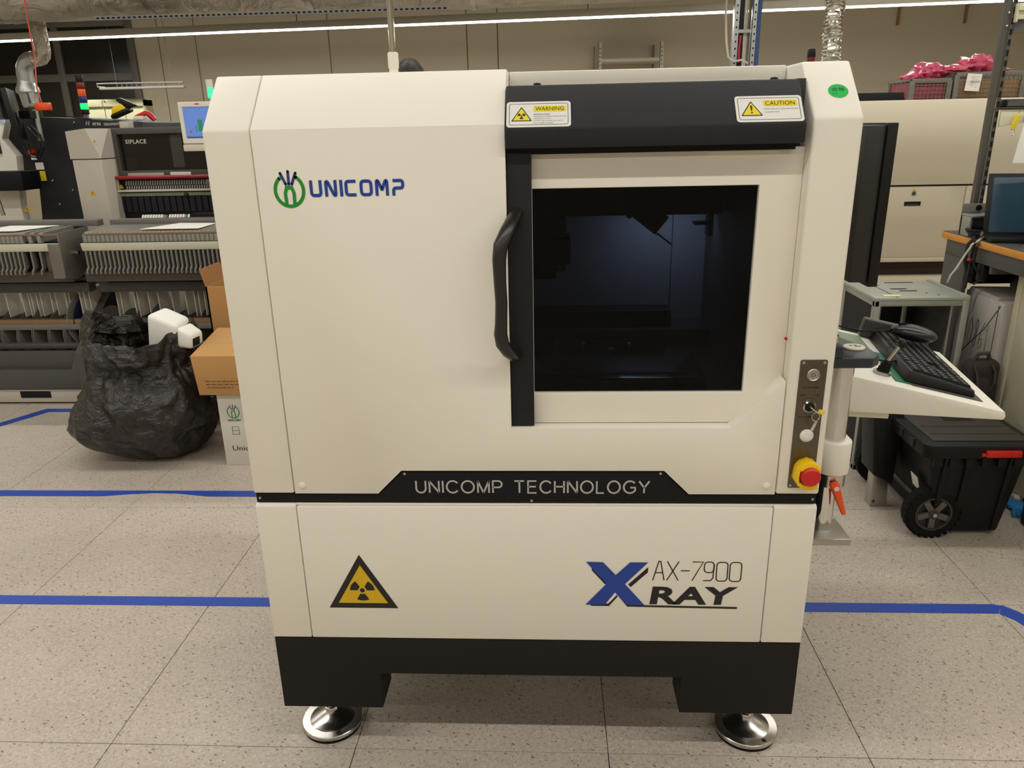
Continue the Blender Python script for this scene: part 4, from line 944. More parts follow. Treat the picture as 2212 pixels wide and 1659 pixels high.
tape([(-5.4,5.35),(-3.0,5.35),(-3.0,5.42),(-5.4,5.42)], 'distant blue tape seen under the left feeder cart')
tape([(-3.6,4.84),(-2.56,4.84),(-2.56,4.90),(-3.6,4.90)], 'distant blue tape seen beneath the dark machine hood')
scuff = mat('brown_scuff', (92, 74, 56), 0.9)
MB().prism([(1.44,0.455),(1.475,0.43),(1.53,0.45),(1.52,0.49),(1.48,0.475)], 'z', 0.0, 0.0006).build('floor_scuff', scuff, floor)

# ---------------------------------------------------------------- boxes left of the cabinet
t = thing('white_carton', 'white cardboard carton with a green ring logo beside the cabinet', 'box', (-1.15, 1.80, 0))
MB().box(-1.425, -0.85, 1.65, 1.95, 0.0, 0.345).build('carton_body', white_card, t, 0.003)
PW = plane((0, 1.65, 0), (1,0,0), (0,0,1))
logo(PW, -1.359, 0.258, 0.0265, t, 0.0042)
unicomp_word(PW, -1.389, -1.328, 0.214, 0.224, t, print_navy)
mb = MB(PW)
for pts in ([(-1.374,0.148),(-1.374,0.188),(-1.344,0.188),(-1.344,0.148)], [(-1.374,0.152),(-1.344,0.152)], [(-1.374,0.170),(-1.344,0.170)]): ribbon(mb, pts, 0.0018, False, 0.001)
mb.build('carton_character', print_black, t)
text('Unicomp', PW, -1.385, -1.235, 0.066, 0.096, print_black, t, h=0.001)
t = thing('cardboard_box', 'closed brown cardboard box stacked on the white carton', 'box', (-1.25, 1.85, 0.346))
MB().hexa([(-1.485,1.62,0.347),(-0.95,1.62,0.347),(-0.95,2.06,0.347),(-1.485,2.06,0.347)],[(-1.500,1.62,0.526),(-0.95,1.62,0.526),(-0.95,2.08,0.535),(-1.57,2.08,0.535)]).build('box_body', cardboard, t, 0.004)
MB().box(-1.50, -0.95, 1.815, 1.865, 0.5275, 0.531).build('packing_tape', mat('clear_tape', (196, 160, 104), 0.2), t)
PB = plane((0, 1.62, 0), (1,0,0), (0,0,1))
for k, ln in enumerate((0.16, 0.17, 0.125)): small_print(PB, -1.448+0.002*k, -1.448+ln, 0.409-0.0145*k, 0.4155-0.0145*k, print_black, t, 11+k, 0.0014)
t = thing('open_carton', 'open brown carton with its flap raised behind the closed one', 'box', (-1.35, 2.3, 0))
MB().box(-1.633, -1.10, 2.15, 2.158, 0.0, 0.72).box(-1.633, -1.625, 2.15, 2.42, 0.0, 0.72).box(-1.11, -1.10, 2.15, 2.42, 0.0, 0.72).box(-1.633, -1.10, 2.412, 2.42, 0.0, 0.72).box(-1.63,-1.10,2.15,2.42,0,0.01).build('carton_walls', cardboard, t)
MB().hexa([(-1.633,2.15,0.722),(-1.629,2.15,0.722),(-1.629,2.42,0.722),(-1.633,2.42,0.722)],[(-1.66,2.17,0.80),(-1.655,2.17,0.80),(-1.655,2.40,0.80),(-1.66,2.40,0.80)]).build('carton_flap', cardboard_in, t)
MB().hexa([(-1.62,2.412,0.722),(-1.11,2.412,0.722),(-1.11,2.42,0.722),(-1.62,2.42,0.722)],[(-1.60,2.43,0.83),(-1.13,2.43,0.83),(-1.13,2.437,0.83),(-1.60,2.437,0.83)]).build('carton_flap', cardboard_in, t)

# ---------------------------------------------------------------- rubbish bag
def bag_mat():
    m = bpy.data.materials.new('black_film'); m.use_nodes = True; nt = m.node_tree; b = nt.nodes['Principled BSDF']
    b.inputs['Base Color'].default_value = (0.021, 0.0165, 0.0125, 1); b.inputs['Roughness'].default_value = 0.2; b.inputs['Specular IOR Level'].default_value = 0.6
    tc = nt.nodes.new('ShaderNodeTexCoord')
    mp = nt.nodes.new('ShaderNodeMapping'); mp.inputs['Scale'].default_value = (1.0, 1.0, 1.6); nt.links.new(tc.outputs['Object'], mp.inputs[0])
    n = nt.nodes.new('ShaderNodeTexNoise'); n.inputs['Scale'].default_value = 7; n.inputs['Detail'].default_value = 5; n.inputs['Distortion'].default_value = 2.5
    n.inputs['Roughness'].default_value = 0.6
    nt.links.new(mp.outputs[0], n.inputs['Vector'])
    v = nt.nodes.new('ShaderNodeTexVoronoi'); v.inputs['Scale'].default_value = 11; nt.links.new(mp.outputs[0], v.inputs['Vector'])
    ad = nt.nodes.new('ShaderNodeMath'); ad.operation = 'MULTIPLY_ADD'; ad.inputs[1].default_value = 0.35
    nt.links.new(v.outputs['Distance'], ad.inputs[0]); nt.links.new(n.outputs[0], ad.inputs[2])
    bp = nt.nodes.new('ShaderNodeBump'); bp.inputs['Strength'].default_value = 0.55; bp.inputs['Distance'].default_value = 0.05
    nt.links.new(ad.outputs[0], bp.inputs['Height']); nt.links.new(bp.outputs[0], b.inputs['Normal']); return m
t = thing('rubbish_bag', 'crumpled shiny black rubbish bag slumped on the floor beside cartons', 'bag', (-1.82, 1.86, 0))
prof = [(0.0,0.130,0.05),(0.03,0.205,0.04),(0.09,0.275,0.02),(0.16,0.325,0.0),(0.23,0.335,-0.005),(0.30,0.318,0.0),(0.37,0.285,0.02),(0.43,0.252,0.03),(0.48,0.240,0.04),(0.53,0.236,0.04),(0.58,0.230,0.04),(0.62,0.220,0.04),(0.60,0.208,0.04),(0.54,0.200,0.04)]
vs = []; fs = []; NA = 150; NP = 7; rows = []
for a in range(len(prof)-1):
    for q in range(NP):
        f_ = q/NP; rows.append(tuple(prof[a][k]*(1-f_)+prof[a+1][k]*f_ for k in range(3)))
rows.append(prof[-1])
def ridge(v): return 1-abs(mnoise.noise(v))*2
for k, (z, r, sh_) in enumerate(rows):
    for i in range(NA):
        an = 2*math.pi*i/NA; c_, s_ = math.cos(an), math.sin(an); u = Vector((c_*1.6, s_*1.6, z*5))
        diag = Vector((c_*2.2+z*3.2, s_*2.2-z*3.0, z*2.4))          # folds run diagonally down to the right
        d = 0.055*mnoise.noise(u*0.9) + 0.034*(ridge(diag)-0.4) + 0.017*(ridge(diag*2.3+Vector((4,2,1)))-0.4) + 0.008*ridge(u*4.0)
        rr = r + (d - 0.012) * min(1, 0.25+z*5)
        if s_ > 0: rr *= 1-0.16*s_
        if c_ > 0 and z > 0.25: rr *= 1-0.10*c_*min(1, (z-0.25)*8)
        zz = z
        if z > 0.40:   # the rim sags to the front and has one pulled-up corner at the left
            kk = (z-0.40)/0.2; corner = max(0, math.cos(an-math.radians(195)))**8
            zz = z + kk*(0.065*corner - 0.045*max(0, math.cos(an+math.radians(80))) + 0.012*mnoise.noise(u*1.7))
        vs.append((-1.835+sh_+rr*c_, 1.85+rr*0.97*s_, max(0.003, zz)))
NR = len(rows)
for k in range(NR-1):
    for i in range(NA):
        j = (i+1) % NA; fs.append((k*NA+i, k*NA+j, (k+1)*NA+j, (k+1)*NA+i))
fs.append(tuple(range(NA-1,-1,-1)))
m_ = MB(); m_.add(vs, fs); m_.build('bag_film', bag_mat(), t, smooth=False)
for p in t.children[0].data.polygons: p.use_smooth = True
t = thing('foam_block', 'white foam offcut sticking out of the black rubbish bag', 'foam', (-1.62, 1.88, 0.40))
Q = Matrix.Translation((-1.672, 1.82, 0.56)) @ Matrix.Rotation(math.radians(-8), 4, 'Z') @ Matrix.Rotation(math.radians(7), 4, 'Y')
MB(Q).hexa([(-0.090,-0.045,-0.075),(0.045,-0.045,-0.075),(0.045,0.08,-0.075),(-0.090,0.08,-0.075)],[(-0.085,-0.05,0.105),(0.07,-0.05,0.07),(0.05,0.08,0.08),(-0.075,0.08,0.115)]).build('foam_body', foam, t, 0.02, seg=3)
MB(Q).hexa([(0.06,-0.05,-0.03),(0.13,-0.045,-0.03),(0.13,0.05,-0.03),(0.06,0.06,-0.03)],[(0.06,-0.05,0.065),(0.13,-0.045,0.035),(0.13,0.05,0.035),(0.06,0.06,0.065)]).build('foam_step', foam, t, 0.015, seg=3)
MB(Q).box(0.118,0.132,-0.035,0.02,-0.02,0.02).build('foam_notch', hole_black, t, 0.005)

# ---------------------------------------------------------------- operator console on the right
con = thing('operator_console', 'white swing-arm keyboard tray on a chrome pole at the cabinet side', 'console', (0.67, 0.16, 0.48))
PX, PY = 0.668, 0.150
MB().box(0.5915, 0.708, 0.09, 0.23, 0.528, 0.545).box(0.5915, 0.606, 0.09, 0.23, 0.475, 0.530).build('wall_bracket', alu, con, 0.003)
MB().box(0.5915, 0.600, 0.05, 0.26, 0.55, 0.70).build('mount_plate', black_flat, con)
MB().cyl((PX-0.008,PY,0.545),(PX-0.008,PY,0.66),0.023,n=32).build('lower_pole', chrome, con, smooth=True)
col_ = MB().cyl((PX,PY,0.655),(PX,PY,0.684),0.0305,n=36).build('clamp_collar', steel, con, smooth=True)
MB(Matrix.Translation((PX-0.004,PY-0.036,0.668)) @ Matrix.Rotation(math.radians(-20),4,'Y')).hexa([(-0.003,-0.012,-0.075),(0.006,-0.012,-0.075),(0.006,0.0,-0.075),(-0.003,0.0,-0.075)],[(-0.010,-0.012,0.006),(0.010,-0.012,0.006),(0.010,0.004,0.006),(-0.010,0.004,0.006)]).build('clamp_lever', orange_plastic, col_, 0.003)
MB().cyl((PX-0.002,PY-0.05,0.664),(PX-0.002,PY-0.03,0.664),0.006,n=14).build('lever_screw', chrome, col_, smooth=True)
arm_poly = arc(PX, PY, 0.036, 0.036, 180, 360, 16) + [(0.704,0.36),(0.632,0.36)]
MB().prism(arm_poly, 'z', 0.686, 0.762).build('swing_arm', white, con, 0.003)
MB().cyl((PX,PY,0.762),(PX,PY,0.945),0.0215,n=36).build('upper_pole', chrome, con, smooth=True)
tp_ = MB().prism([(0.5915,0.088),(0.700,0.088),(0.722,0.110),(0.722,0.16),(0.690,0.26),(0.5915,0.26)], 'z', 0.944, 0.966).build('top_plate', mat('blue_black_plate', (42, 46, 52), 0.3, spec=0.4, var=0.05), con, 0.003)
MB().box(0.5915, 0.640, 0.088, 0.20, 0.966, 0.990).build('plate_upright', mat('blue_black_plate', (42, 46, 52), 0.3), tp_, 0.003)
MB().lathe([(0,0),(0.022,0),(0.0225,0.002),(0.021,0.004),(0,0.004)], (0.690,0.165,0.966), n=32).build('cap_disc', offwhite, tp_, smooth=True)
for dx, dy in ((-0.006,0.004),(0.004,0.006),(0.003,-0.004),(0.010,-0.003)): MB().box(0.690+dx-0.003,0.690+dx+0.003,0.165+dy-0.001,0.165+dy+0.001,0.970,0.9708).build('cap_mark', hole_black, tp_)
MB().cyl((0.628,0.13,0.990),(0.628,0.13,1.004),0.013,n=20).build('plate_stud', chrome, con, smooth=True)
TR = Matrix.Translation((1.104, 0.283, 0.773)) @ Matrix.Rotation(math.radians(-9.8), 4, 'Z')
sl = math.tan(math.radians(11.8))
def tz(x): return -x*sl           # tray top height in tray coordinates (x = 0 at the operator edge, negative towards the cabinet)
L0 = -0.47; TD = 0.50
tray = MB(TR)
tray.prism([(L0,-0.021),(0.0,-0.021),(0.004,-0.012),(0.0,0.0),(L0,tz(L0))], 'y', 0.0, TD)
tray_o = tray.build('keyboard_tray', white, con, 0.003)
MB(TR).box(L0, -0.24, 0.03, 0.40, -0.045, -0.021).build('tray_support', white, con, 0.003)
SL = TR @ Matrix.Rotation(math.radians(11.8), 4, 'Y')      # x along the slope, z out of the tray
green_mat = mat('green_esd_mat', (16, 110, 72), 0.5, var=0.05)
MB(SL).box(-0.238, -0.20, 0.045, 0.30, 0.0006, 0.0022).build('esd_mat', green_mat, tray_o)
MB(SL).box(-0.20, -0.036, 0.040, 0.460, 0.0006, 0.0016).build('tray_recess', mat('recess_grey', (70,66,60), 0.6), tray_o)
MB(SL).box(-0.31, -0.24, 0.30, 0.46, 0.0006, 0.002).build('esd_pad', mat('pale_green_pad', (120, 140, 110), 0.5), tray_o)
MB(SL).box(-0.42, -0.36, 0.40, 0.46, 0.0006, 0.0025).build('tray_cutout', hole_black, tray_o)
js = MB(SL).lathe([(0,0),(0.021,0),(0.021,0.008),(0,0.008)], (-0.262,0.085,0.0), n=28).build('joystick_base', alu, con, smooth=True)
MB(SL).lathe([(0.016,0.008),(0.0135,0.012),(0.015,0.016),(0.012,0.020),(0.0135,0.024),(0.0105,0.028),(0.0115,0.032),(0.008,0.037),(0.0,0.038)], (-0.262,0.085,0.0), (0.10,0,1), n=24).build('joystick_boot', rubber, js, smooth=True)
MB(SL).cyl((-0.258,0.085,0.036),(-0.246,0.085,0.078),0.004,n=12).build('joystick_rod', chrome, js, smooth=True)
MB(SL).ball((-0.243,0.085,0.086),0.0115,18,12).build('joystick_ball', plastic_black, js, smooth=True)
# keyboard
kbd = thing('keyboard', 'black keyboard lying on the white console tray', 'keyboard', (0.98, 0.45, 0.80))
kb_b = MB(SL).hexa([(-0.215,0.055,0.0025),(-0.050,0.055,0.0025),(-0.050,0.455,0.0025),(-0.215,0.455,0.0025)],[(-0.208,0.062,0.030),(-0.054,0.060,0.018),(-0.054,0.450,0.018),(-0.208,0.448,0.030)])
kb_b.build('keyboard_case', plastic_black, kbd, 0.003)
keycap = mat('black_keycap', (18, 17, 17), 0.5, spec=0.25); keyink = mat('key_legend', (170, 168, 160), 0.5)
KM = SL @ Matrix.Translation((-0.208,0.062,0.030)) @ Matrix.Rotation(math.radians(4.5), 4, 'Y')
def key(x, y, wx, wy):
    o = MB(KM).hexa([(x,y,0.0),(x+wx,y,0.0),(x+wx,y+wy,0.0),(x,y+wy,0.0)],[(x+0.002,y+0.002,0.006),(x+wx-0.002,y+0.002,0.006),(x+wx-0.002,y+wy-0.002,0.006),(x+0.002,y+wy-0.002,0.006)]).build('key', keycap, kbd)
    MB(KM).poly([(x+wx*0.30,y+wy*0.48,0.0063),(x+wx*0.52,y+wy*0.48,0.0063),(x+wx*0.52,y+wy*0.80,0.0063),(x+wx*0.30,y+wy*0.80,0.0063)]).build('key_legend', keyink, o)
for r_ in range(6):
    x = 0.006 + r_*0.0238
    y = 0.008
    for c_ in range(20):
        if r_ == 0 and c_ in (4, 9, 14): y += 0.004
        if c_ in (4, 7): y += 0.005
        if r_ == 5 and 8 < c_ < 14: continue
        if r_ == 3 and c_ in (4, 5, 6): y += 0.0182; continue
        key(x, y, 0.0222, 0.0170); y += 0.0182
        if r_ == 5 and c_ == 8: key(x, y, 0.0222, 0.0182*5-0.0012); y += 0.0182*5
# mouse with cable
ms_ = thing('mouse', 'black computer mouse resting on the far end of the keyboard', 'mouse', (0.99, 0.56, 0.84))
Q = SL @ Matrix.Translation((-0.125,0.385,0.060)) @ Matrix.Rotation(math.radians(8), 4, 'Z')
MB(Q).ball((0,0,0),0.062,22,14,sx=1.05,sy=0.62,sz=0.36).build('mouse_shell', mat('mouse_black', (30,28,27), 0.3), ms_, smooth=True)
MB(Q).box(-0.05,-0.005,-0.0015,0.0015,0.008,0.0215).build('mouse_split', hole_black, ms_)
MB(Q).ball((-0.035,0,0.017),0.008,10,8,sy=0.5).build('scroll_wheel', rubber, ms_, smooth=True)
MB(SL).tube([(-0.185,0.38,0.055),(-0.22,0.36,0.05),(-0.27,0.37,0.035),(-0.33,0.40,0.03),(-0.35,0.36,0.012),(-0.33,0.30,0.006),(-0.30,0.22,0.004)], 0.0028, 8).build('mouse_cable', plastic_black, ms_, smooth=True)
MB(SL).tube([(-0.21,0.18,0.02),(-0.23,0.175,0.012),(-0.245,0.20,0.006),(-0.26,0.26,0.004)], 0.003, 8).build('keyboard_cable', plastic_black, kbd, smooth=True)
t = thing('handheld_unit', 'dark grey bar-shaped unit standing behind the mouse', 'device', (0.96, 0.70, 0.85))
Q = SL @ Matrix.Translation((-0.24,0.459,0.001))
MB(Q).box(0.0,0.19,0.0,0.035,0.0,0.055).build('unit_body', mat('warm_dark_grey', (58,52,48), 0.45), t, 0.005)
MB(Q).box(0.02,0.08,-0.002,0.0,0.02,0.026).build('unit_slots', hole_black, t)
# monitor on its own arm
t = thing('side_monitor', 'black flat monitor seen edge-on at the right of the cabinet', 'monitor', (0.75, 0.5, 1.07))
MB().box(0.716, 0.757, 0.305, 0.86, 1.078, 1.416).build('monitor_back', mat('brown_black_plastic', (34,31,28), 0.45, var=0.05), t, 0.004)
MB().box(0.757, 0.779, 0.30, 0.865, 1.069, 1.420).build('monitor_bezel', plastic_black, t, 0.002)
MB().box(0.7785, 0.7805, 0.315, 0.85, 1.085, 1.405).build('monitor_screen', gl_dark, t)
MB().box(0.594, 0.716, 0.56, 0.62, 1.20, 1.27).build('monitor_arm', black_flat, t, 0.004)
MB().tube([(0.70,0.40,1.08),(0.69,0.39,1.02),(0.685,0.38,0.97),(0.67,0.38,0.95)], 0.006, 8).build('monitor_cable', plastic_black, t, smooth=True)
# ---------------------------------------------------------------- reflow oven
ov = thing('reflow_oven', 'long cream oven cabinet behind the right side of the cabinet', 'machine', (3.0, 3.9, 0))
MB().prism([(3.285,1.525),(3.20,1.372),(3.20,1.06),(3.30,1.06),(3.30,1.00),(4.9,1.00),(4.9,1.525)], 'x', 0.95, 5.2).build('oven_hood', oven_cream, ov, 0.004)
MB().box(0.95, 5.2, 3.24, 4.88, 0.0, 0.52).build('oven_plinth', oven_cream, ov, 0.004)
MB().box(0.95, 5.2, 3.30, 4.85, 0.52, 1.0).build('oven_core', mat('oven_brown', (62, 46, 38), 0.6, var=0.2, vscale=2), ov)
for x0, x1 in ((0.96, 1.60), (1.603, 2.448), (2.452, 3.30), (3.303, 4.15), (4.153, 5.2)):
    d = MB().box(x0, x1, 3.20, 3.30, 0.640, 1.050).build('oven_door', oven_cream, ov, 0.004)
    cx = x1-0.29
    MB().box(cx-0.046, cx+0.046, 3.196, 3.202, 0.943, 0.966).build('door_handle', hole_black, d)
    MB().box(cx-0.036, cx+0.036, 3.194, 3.197, 0.948, 0.952).build('handle_lip', dark_grey, d)
    MB().cyl((cx,3.20,1.012),(cx,3.193,1.012),0.011,n=14).build('door_lock', dark_grey, d, smooth=True)
    pl = plane((cx, 3.2, 1.030), (1,0,0), (0,0,1)); decal([(-0.012,-0.008),(0.012,-0.008),(0,0.010)], pl, haz_yellow, d, 'door_sign', 0.001)
MB().box(0.95, 5.2, 3.19, 3.24, 0.615, 0.640).build('door_sill', oven_cream, ov, 0.003)
o = MB().hexa([(1.78,3.42,1.526),(2.13,3.42,1.526),(2.13,3.7,1.526),(1.78,3.7,1.526)],[(1.83,3.43,1.572),(2.125,3.43,1.572),(2.125,3.69,1.572),(1.83,3.69,1.572)]).build('black_case', black_flat, None, 0.004); tag(o, 'flat black case lying on top of the cream oven', 'case')
t = thing('flexible_duct', 'crinkled silver flexible duct rising from the oven to the ceiling', 'duct', (1.88, 4.0, 1.526))
pts = []; rs = []; rnd = random.Random(9); z = 1.527
n = 0
while z < RZ:
    pts.append((1.885-0.035*(z-1.55)+0.004*math.sin(z*9), 4.0, z)); rs.append(0.052 if n % 2 else 0.060+rnd.uniform(-0.004,0.004)); z += 0.011; n += 1
vs = []
fl = MB().tube(pts, rs, 30, up=(0,1,0))
for v in fl.v: v += Vector((mnoise.noise(v*38)*0.007, mnoise.noise(v*38+Vector((9,0,0)))*0.007, mnoise.noise(v*30)*0.006))
fl.build('duct_hose', mat('crinkled_foil', (206, 204, 196), 0.2, metal=0.95), t, smooth=True)
MB().cyl((1.868,4.0,2.15),(1.866,4.0,2.19),0.066,n=28).build('duct_clamp', dark_grey, t, smooth=True)
t = thing('tower_light', 'signal tower with a black cap and red segment beside the flexible duct', 'lamp', (1.857, 4.35, 1.526))
MB().cyl((1.857,4.35,1.526),(1.857,4.35,1.70),0.012,n=12).build('tower_pole', alu, t)
MB().cyl((1.857,4.35,1.70),(1.857,4.35,1.838),0.026,n=18).build('red_segment', mat('tower_dark_red', (110,18,22), 0.3), t)
MB().cyl((1.857,4.35,1.838),(1.857,4.35,1.892),0.028,n=18).build('tower_cap', plastic_black, t, 0.004)
# ---- wire baskets on the oven
wire_m = mat('basket_wire', (120, 112, 96), 0.5, metal=0.3); tan = mat('tan_board', (150, 116, 80), 0.7, var=0.08)
pinkm = mat('pink_film', (226, 104, 134), 0.22, var=0.25, vscale=14, bump=0.5, bscale=30, trans=0.15)
pink_dark = mat('pink_parts', (150, 60, 76), 0.5, var=0.3, vscale=40)
def basket(label, x0, x1, y0, y1, z0, z1, fill, fm):
    t = thing('wire_basket', label, 'basket', ((x0+x1)/2, (y0+y1)/2, z0), group='wire baskets on the oven')
    MB().frame(x0, x1, z0, z1, x0+0.035, x1-0.035, z0+0.02, z1-0.03, y0, y0+0.015).build('basket_frame', mid_grey, t, 0.002)
    MB().frame(x0, x1, z0, z1, x0+0.035, x1-0.035, z0+0.02, z1-0.03, y1-0.015, y1).build('basket_frame', mid_grey, t, 0.002)
    sd = MB().box(x0,x1,y0,y1,z0,z0+0.008)
    for xs in (x0, x1-0.008):
        sd.box(xs, xs+0.008, y0, y1, z1-0.015, z1)
        for q in range(6): sd.box(xs+0.002, xs+0.006, y0+(y1-y0)*(q+0.5)/6-0.003, y0+(y1-y0)*(q+0.5)/6+0.003, z0, z1)
    sd.build('basket_sides', mid_grey, t)
    v = h = None; k = 0
    x = x0+0.05
    while x < x1-0.04:
        if v is None: v = MB().box(x-0.0015, x+0.0015, y0-0.002, y0+0.001, z0+0.01, z1-0.01).build('wire', wire_m, t); vx = x
        else: copy_part(v, (x-vx, 0, 0))
        x += 0.027
    z = z0+0.035
    while z < z1-0.02:
        if h is None: h = MB().box(x0+0.02, x1-0.02, y0-0.002, y0+0.001, z-0.0015, z+0.0015).build('wire', wire_m, t); hz = z
        else: copy_part(h, (0, 0, z-hz))
        z += 0.027
    MB().box(x0+0.015, x1-0.015, y0+0.02, y1-0.02, z0+0.01, z0+(z1-z0)*fill).build('basket_load', fm, t, 0.004)
    return t
basket('low wire basket holding pink-wrapped parts on the oven', 2.585, 2.872, 4.42, 4.80, 1.527, 1.688, 0.85, pink_dark)
b2 = basket('tall wire basket with tan boards and a paper label on the oven', 2.885, 3.375, 4.42, 4.80, 1.527, 1.722, 0.72, tan)
lab = MB(Matrix.Translation((3.01,4.41,1.655)) @ Matrix.Rotation(math.radians(4),4,'Y')).box(-0.052,0.048,-0.003,0,-0.058,0.055).build('basket_label', paper, b2)
PLb = plane((3.01,4.406,1.655),(1,0,-0.06),(0.06,0,1))
text('93360-013-01', PLb, -0.025, 0.04, -0.004, 0.010, print_black, lab, h=0.001)
ink2 = mat('grey_ink', (120,116,110), 0.6)
for k, (u0, u1, v0) in enumerate(((-0.020,0.040,0.034),(-0.020,0.000,0.027),(-0.018,0.018,0.018),(-0.025,0.015,-0.012),(-0.025,0.002,-0.020),(0.012,0.026,-0.034),(-0.045,-0.030,0.004))): small_print(PLb, u0, u1, v0, v0+0.004, ink2, lab, 30+k)
def blob(name, c, rx, ry, rz, m, parent, amp=0.25, seed=0, n=34, k=20, freq=2.6):
    mb = MB().ball((0,0,0), 1.0, n, k)
    for v in mb.v:
        d = v.normalized(); s_ = 1 + amp*(mnoise.noise(d*freq+Vector((seed,0,0))) + 0.5*abs(mnoise.noise(d*freq*2.3+Vector((0,seed,0)))))
        v.x, v.y, v.z = c[0]+d.x*rx*s_, c[1]+d.y*ry*s_, c[2]+d.z*rz*s_
    return mb.build(name, m, parent, smooth=True)
t = thing('pink_film_bag', 'crumpled pink antistatic film heaped on the wire baskets', 'bag', (2.95, 4.6, 1.66))
blob('film_fold', (2.78,4.6,1.735), 0.10, 0.12, 0.055, pinkm, t, 0.5, 3)
blob('film_fold', (2.93,4.6,1.745), 0.15, 0.12, 0.030, pinkm, t, 0.4, 5)
blob('film_fold', (3.10,4.6,1.775), 0.10, 0.11, 0.062, pinkm, t, 0.5, 8)
blob('film_fold', (3.20,4.6,1.735), 0.13, 0.10, 0.022, pinkm, t, 0.4, 2)
blob('film_fold', (2.68,4.6,1.70), 0.09, 0.12, 0.030, pinkm, t, 0.4, 4)
t = thing('dark_bin_rack', 'dark rack with a blue tray edge beside the tall basket', 'rack', (3.6, 4.6, 1.526))
MB().box(3.44,3.80,4.45,4.8,1.527,1.63).build('rack_body', mat('dark_brown_rack', (48,40,36), 0.5), t, 0.004)
MB().box(3.43,3.81,4.44,4.81,1.63,1.655).build('rack_tray', mat('blue_tray', (40,80,160), 0.5), t, 0.003)
MB().box(3.50,3.54,4.42,4.45,1.527,1.72).build('rack_post', mid_grey, t)
# ---- far shelf frame, cable riser, wall brackets
perf = mat('white_perforated_steel', (190, 186, 172), 0.5)
t = thing('shelf_frame', 'pale perforated shelf frame standing against the back wall', 'shelf', (0.93, 7.55, 0))
for x0, x1 in ((0.585,0.618),(1.245,1.283)):
    u = MB().box(x0, x1, 7.50, 7.506, 0, 2.262).box(x0, x0+0.004, 7.50, 7.54, 0, 2.262).build('upright', perf, t)
    q = None
    for k in range(9):
        if q is None: q = MB().box((x0+x1)/2-0.005,(x0+x1)/2+0.005,7.4985,7.4998,1.86,1.872).build('upright_hole', hole_black, u)
        else: copy_part(q, (0,0,0.042*k))
    MB().box(x0-0.03, x0-0.02 if x0 < 1 else x0-0.01, 7.9, 7.94, 0, 2.262).build('rear_upright', mid_grey, t)
for z in (2.085, 1.5, 0.9): MB().box(0.60, 1.27, 7.505, 7.9, z-0.017, z+0.017).build('shelf_board', perf, t, 0.002)
t = thing('cable_riser', 'perforated steel cable ladder full of cables rising to the ceiling', 'cable ladder', (1.56, 5.0, 0))
for x0, x1 in ((1.452,1.490),(1.592,1.622)):
    u = MB().box(x0, x1, 4.97, 5.03, 0, RZ).build('ladder_rail', galv, t, 0.002); q = None
    for k in range(16):
        if q is None: q = MB().box((x0+x1)/2-0.005,(x0+x1)/2+0.005,4.9685,4.9702,1.80,1.814).build('rail_hole', hole_black, u)
        else: copy_part(q, (0,0,0.05*k))
for k in range(9): MB().box(1.49, 1.592, 4.98, 5.0, 0.30+0.30*k-0.012-0.02, 0.30+0.30*k+0.012-0.02).build('ladder_rung', galv, t)
for x, c, r_ in ((1.505,(22,22,24),0.012),(1.525,(24,24,26),0.013),(1.545,(206,200,186),0.009),(1.562,(196,190,178),0.008),(1.575,(140,124,50),0.006),(1.584,(60,100,150),0.005)):
    MB().tube([(x+0.004*math.sin(z_*4+x*50), 5.02, z_) for z_ in [0.05+0.27*i for i in range(11)]], r_, 8).build('cable', mat('cable_%d_%d' % (c[0], c[2]), c, 0.5), t, smooth=True)
MB().tube([(1.508,4.985,1.86),(1.504,4.98,1.95),(1.509,4.98,2.05)], 0.008, 8).build('red_strap', mat('pink_red_strap', (190,40,70), 0.5), t, smooth=True)
MB().box(1.624, 1.655, 4.97, 5.05, 0, RZ).build('blue_channel', mat('dark_blue_steel', (40,70,120), 0.5, var=0.1), t, 0.003)
mb = MB().tube([(1.375,4.95,RZ),(1.38,4.95,2.2),(1.40,4.95,2.0),(1.42,4.95,1.90),(1.46,4.94,1.865),(1.52,4.94,1.875),(1.57,4.94,1.85)], 0.008, 8)
mb.build('loose_white_cable', mat('white_cable', (200,194,180), 0.5), t, smooth=True)
brown = mat('rusty_bracket', (150, 112, 66), 0.6)
for k, x in enumerate((3.894, 4.615)):
    o = MB().box(x-0.012, x+0.012, 7.94, 7.968, 2.40, 2.60).hexa([(x-0.012,7.94,2.58),(x+0.03,7.94,2.58),(x+0.03,7.96,2.58),(x-0.012,7.96,2.58)],[(x+0.20,7.94,2.66),(x+0.26,7.94,2.66),(x+0.26,7.96,2.66),(x+0.20,7.96,2.66)]).build('wall_bracket', brown); tag(o, ['rusty wall bracket nearer the flexible duct', 'rusty wall bracket nearer the right rack post'][k], 'bracket', 'rusty brackets on the back wall')

# ---------------------------------------------------------------- workbench with rack post and laptop
bn = thing('workbench', 'grey workbench with a wood-edged top at the right picture edge', 'bench', (2.2, 1.85, 0))
wood = mat('beech_edge', (206, 140, 56), 0.5, var=0.08, vscale=20)
MB().prism([(1.783,1.32),(1.862,1.32),(1.862,1.62),(2.75,1.62),(2.75,2.06),(1.783,2.06)], 'z', 0.922, 0.950).build('bench_top', wood, bn, 0.003)
MB().box(1.787, 2.74, 1.625, 2.055, 0.9495, 0.953).box(1.787, 1.860, 1.325, 1.625, 0.9495, 0.953).build('bench_mat', dark_grey, bn)
MB().box(1.80, 2.70, 1.66, 1.68, 0.83, 0.922).box(1.795, 1.81, 1.35, 2.03, 0.86, 0.922).build('bench_apron', dark_grey, bn, 0.002)
MB().box(1.800, 1.812, 1.86, 2.04, 0.0, 0.86).build('bench_side_panel', dark_grey, bn, 0.002)
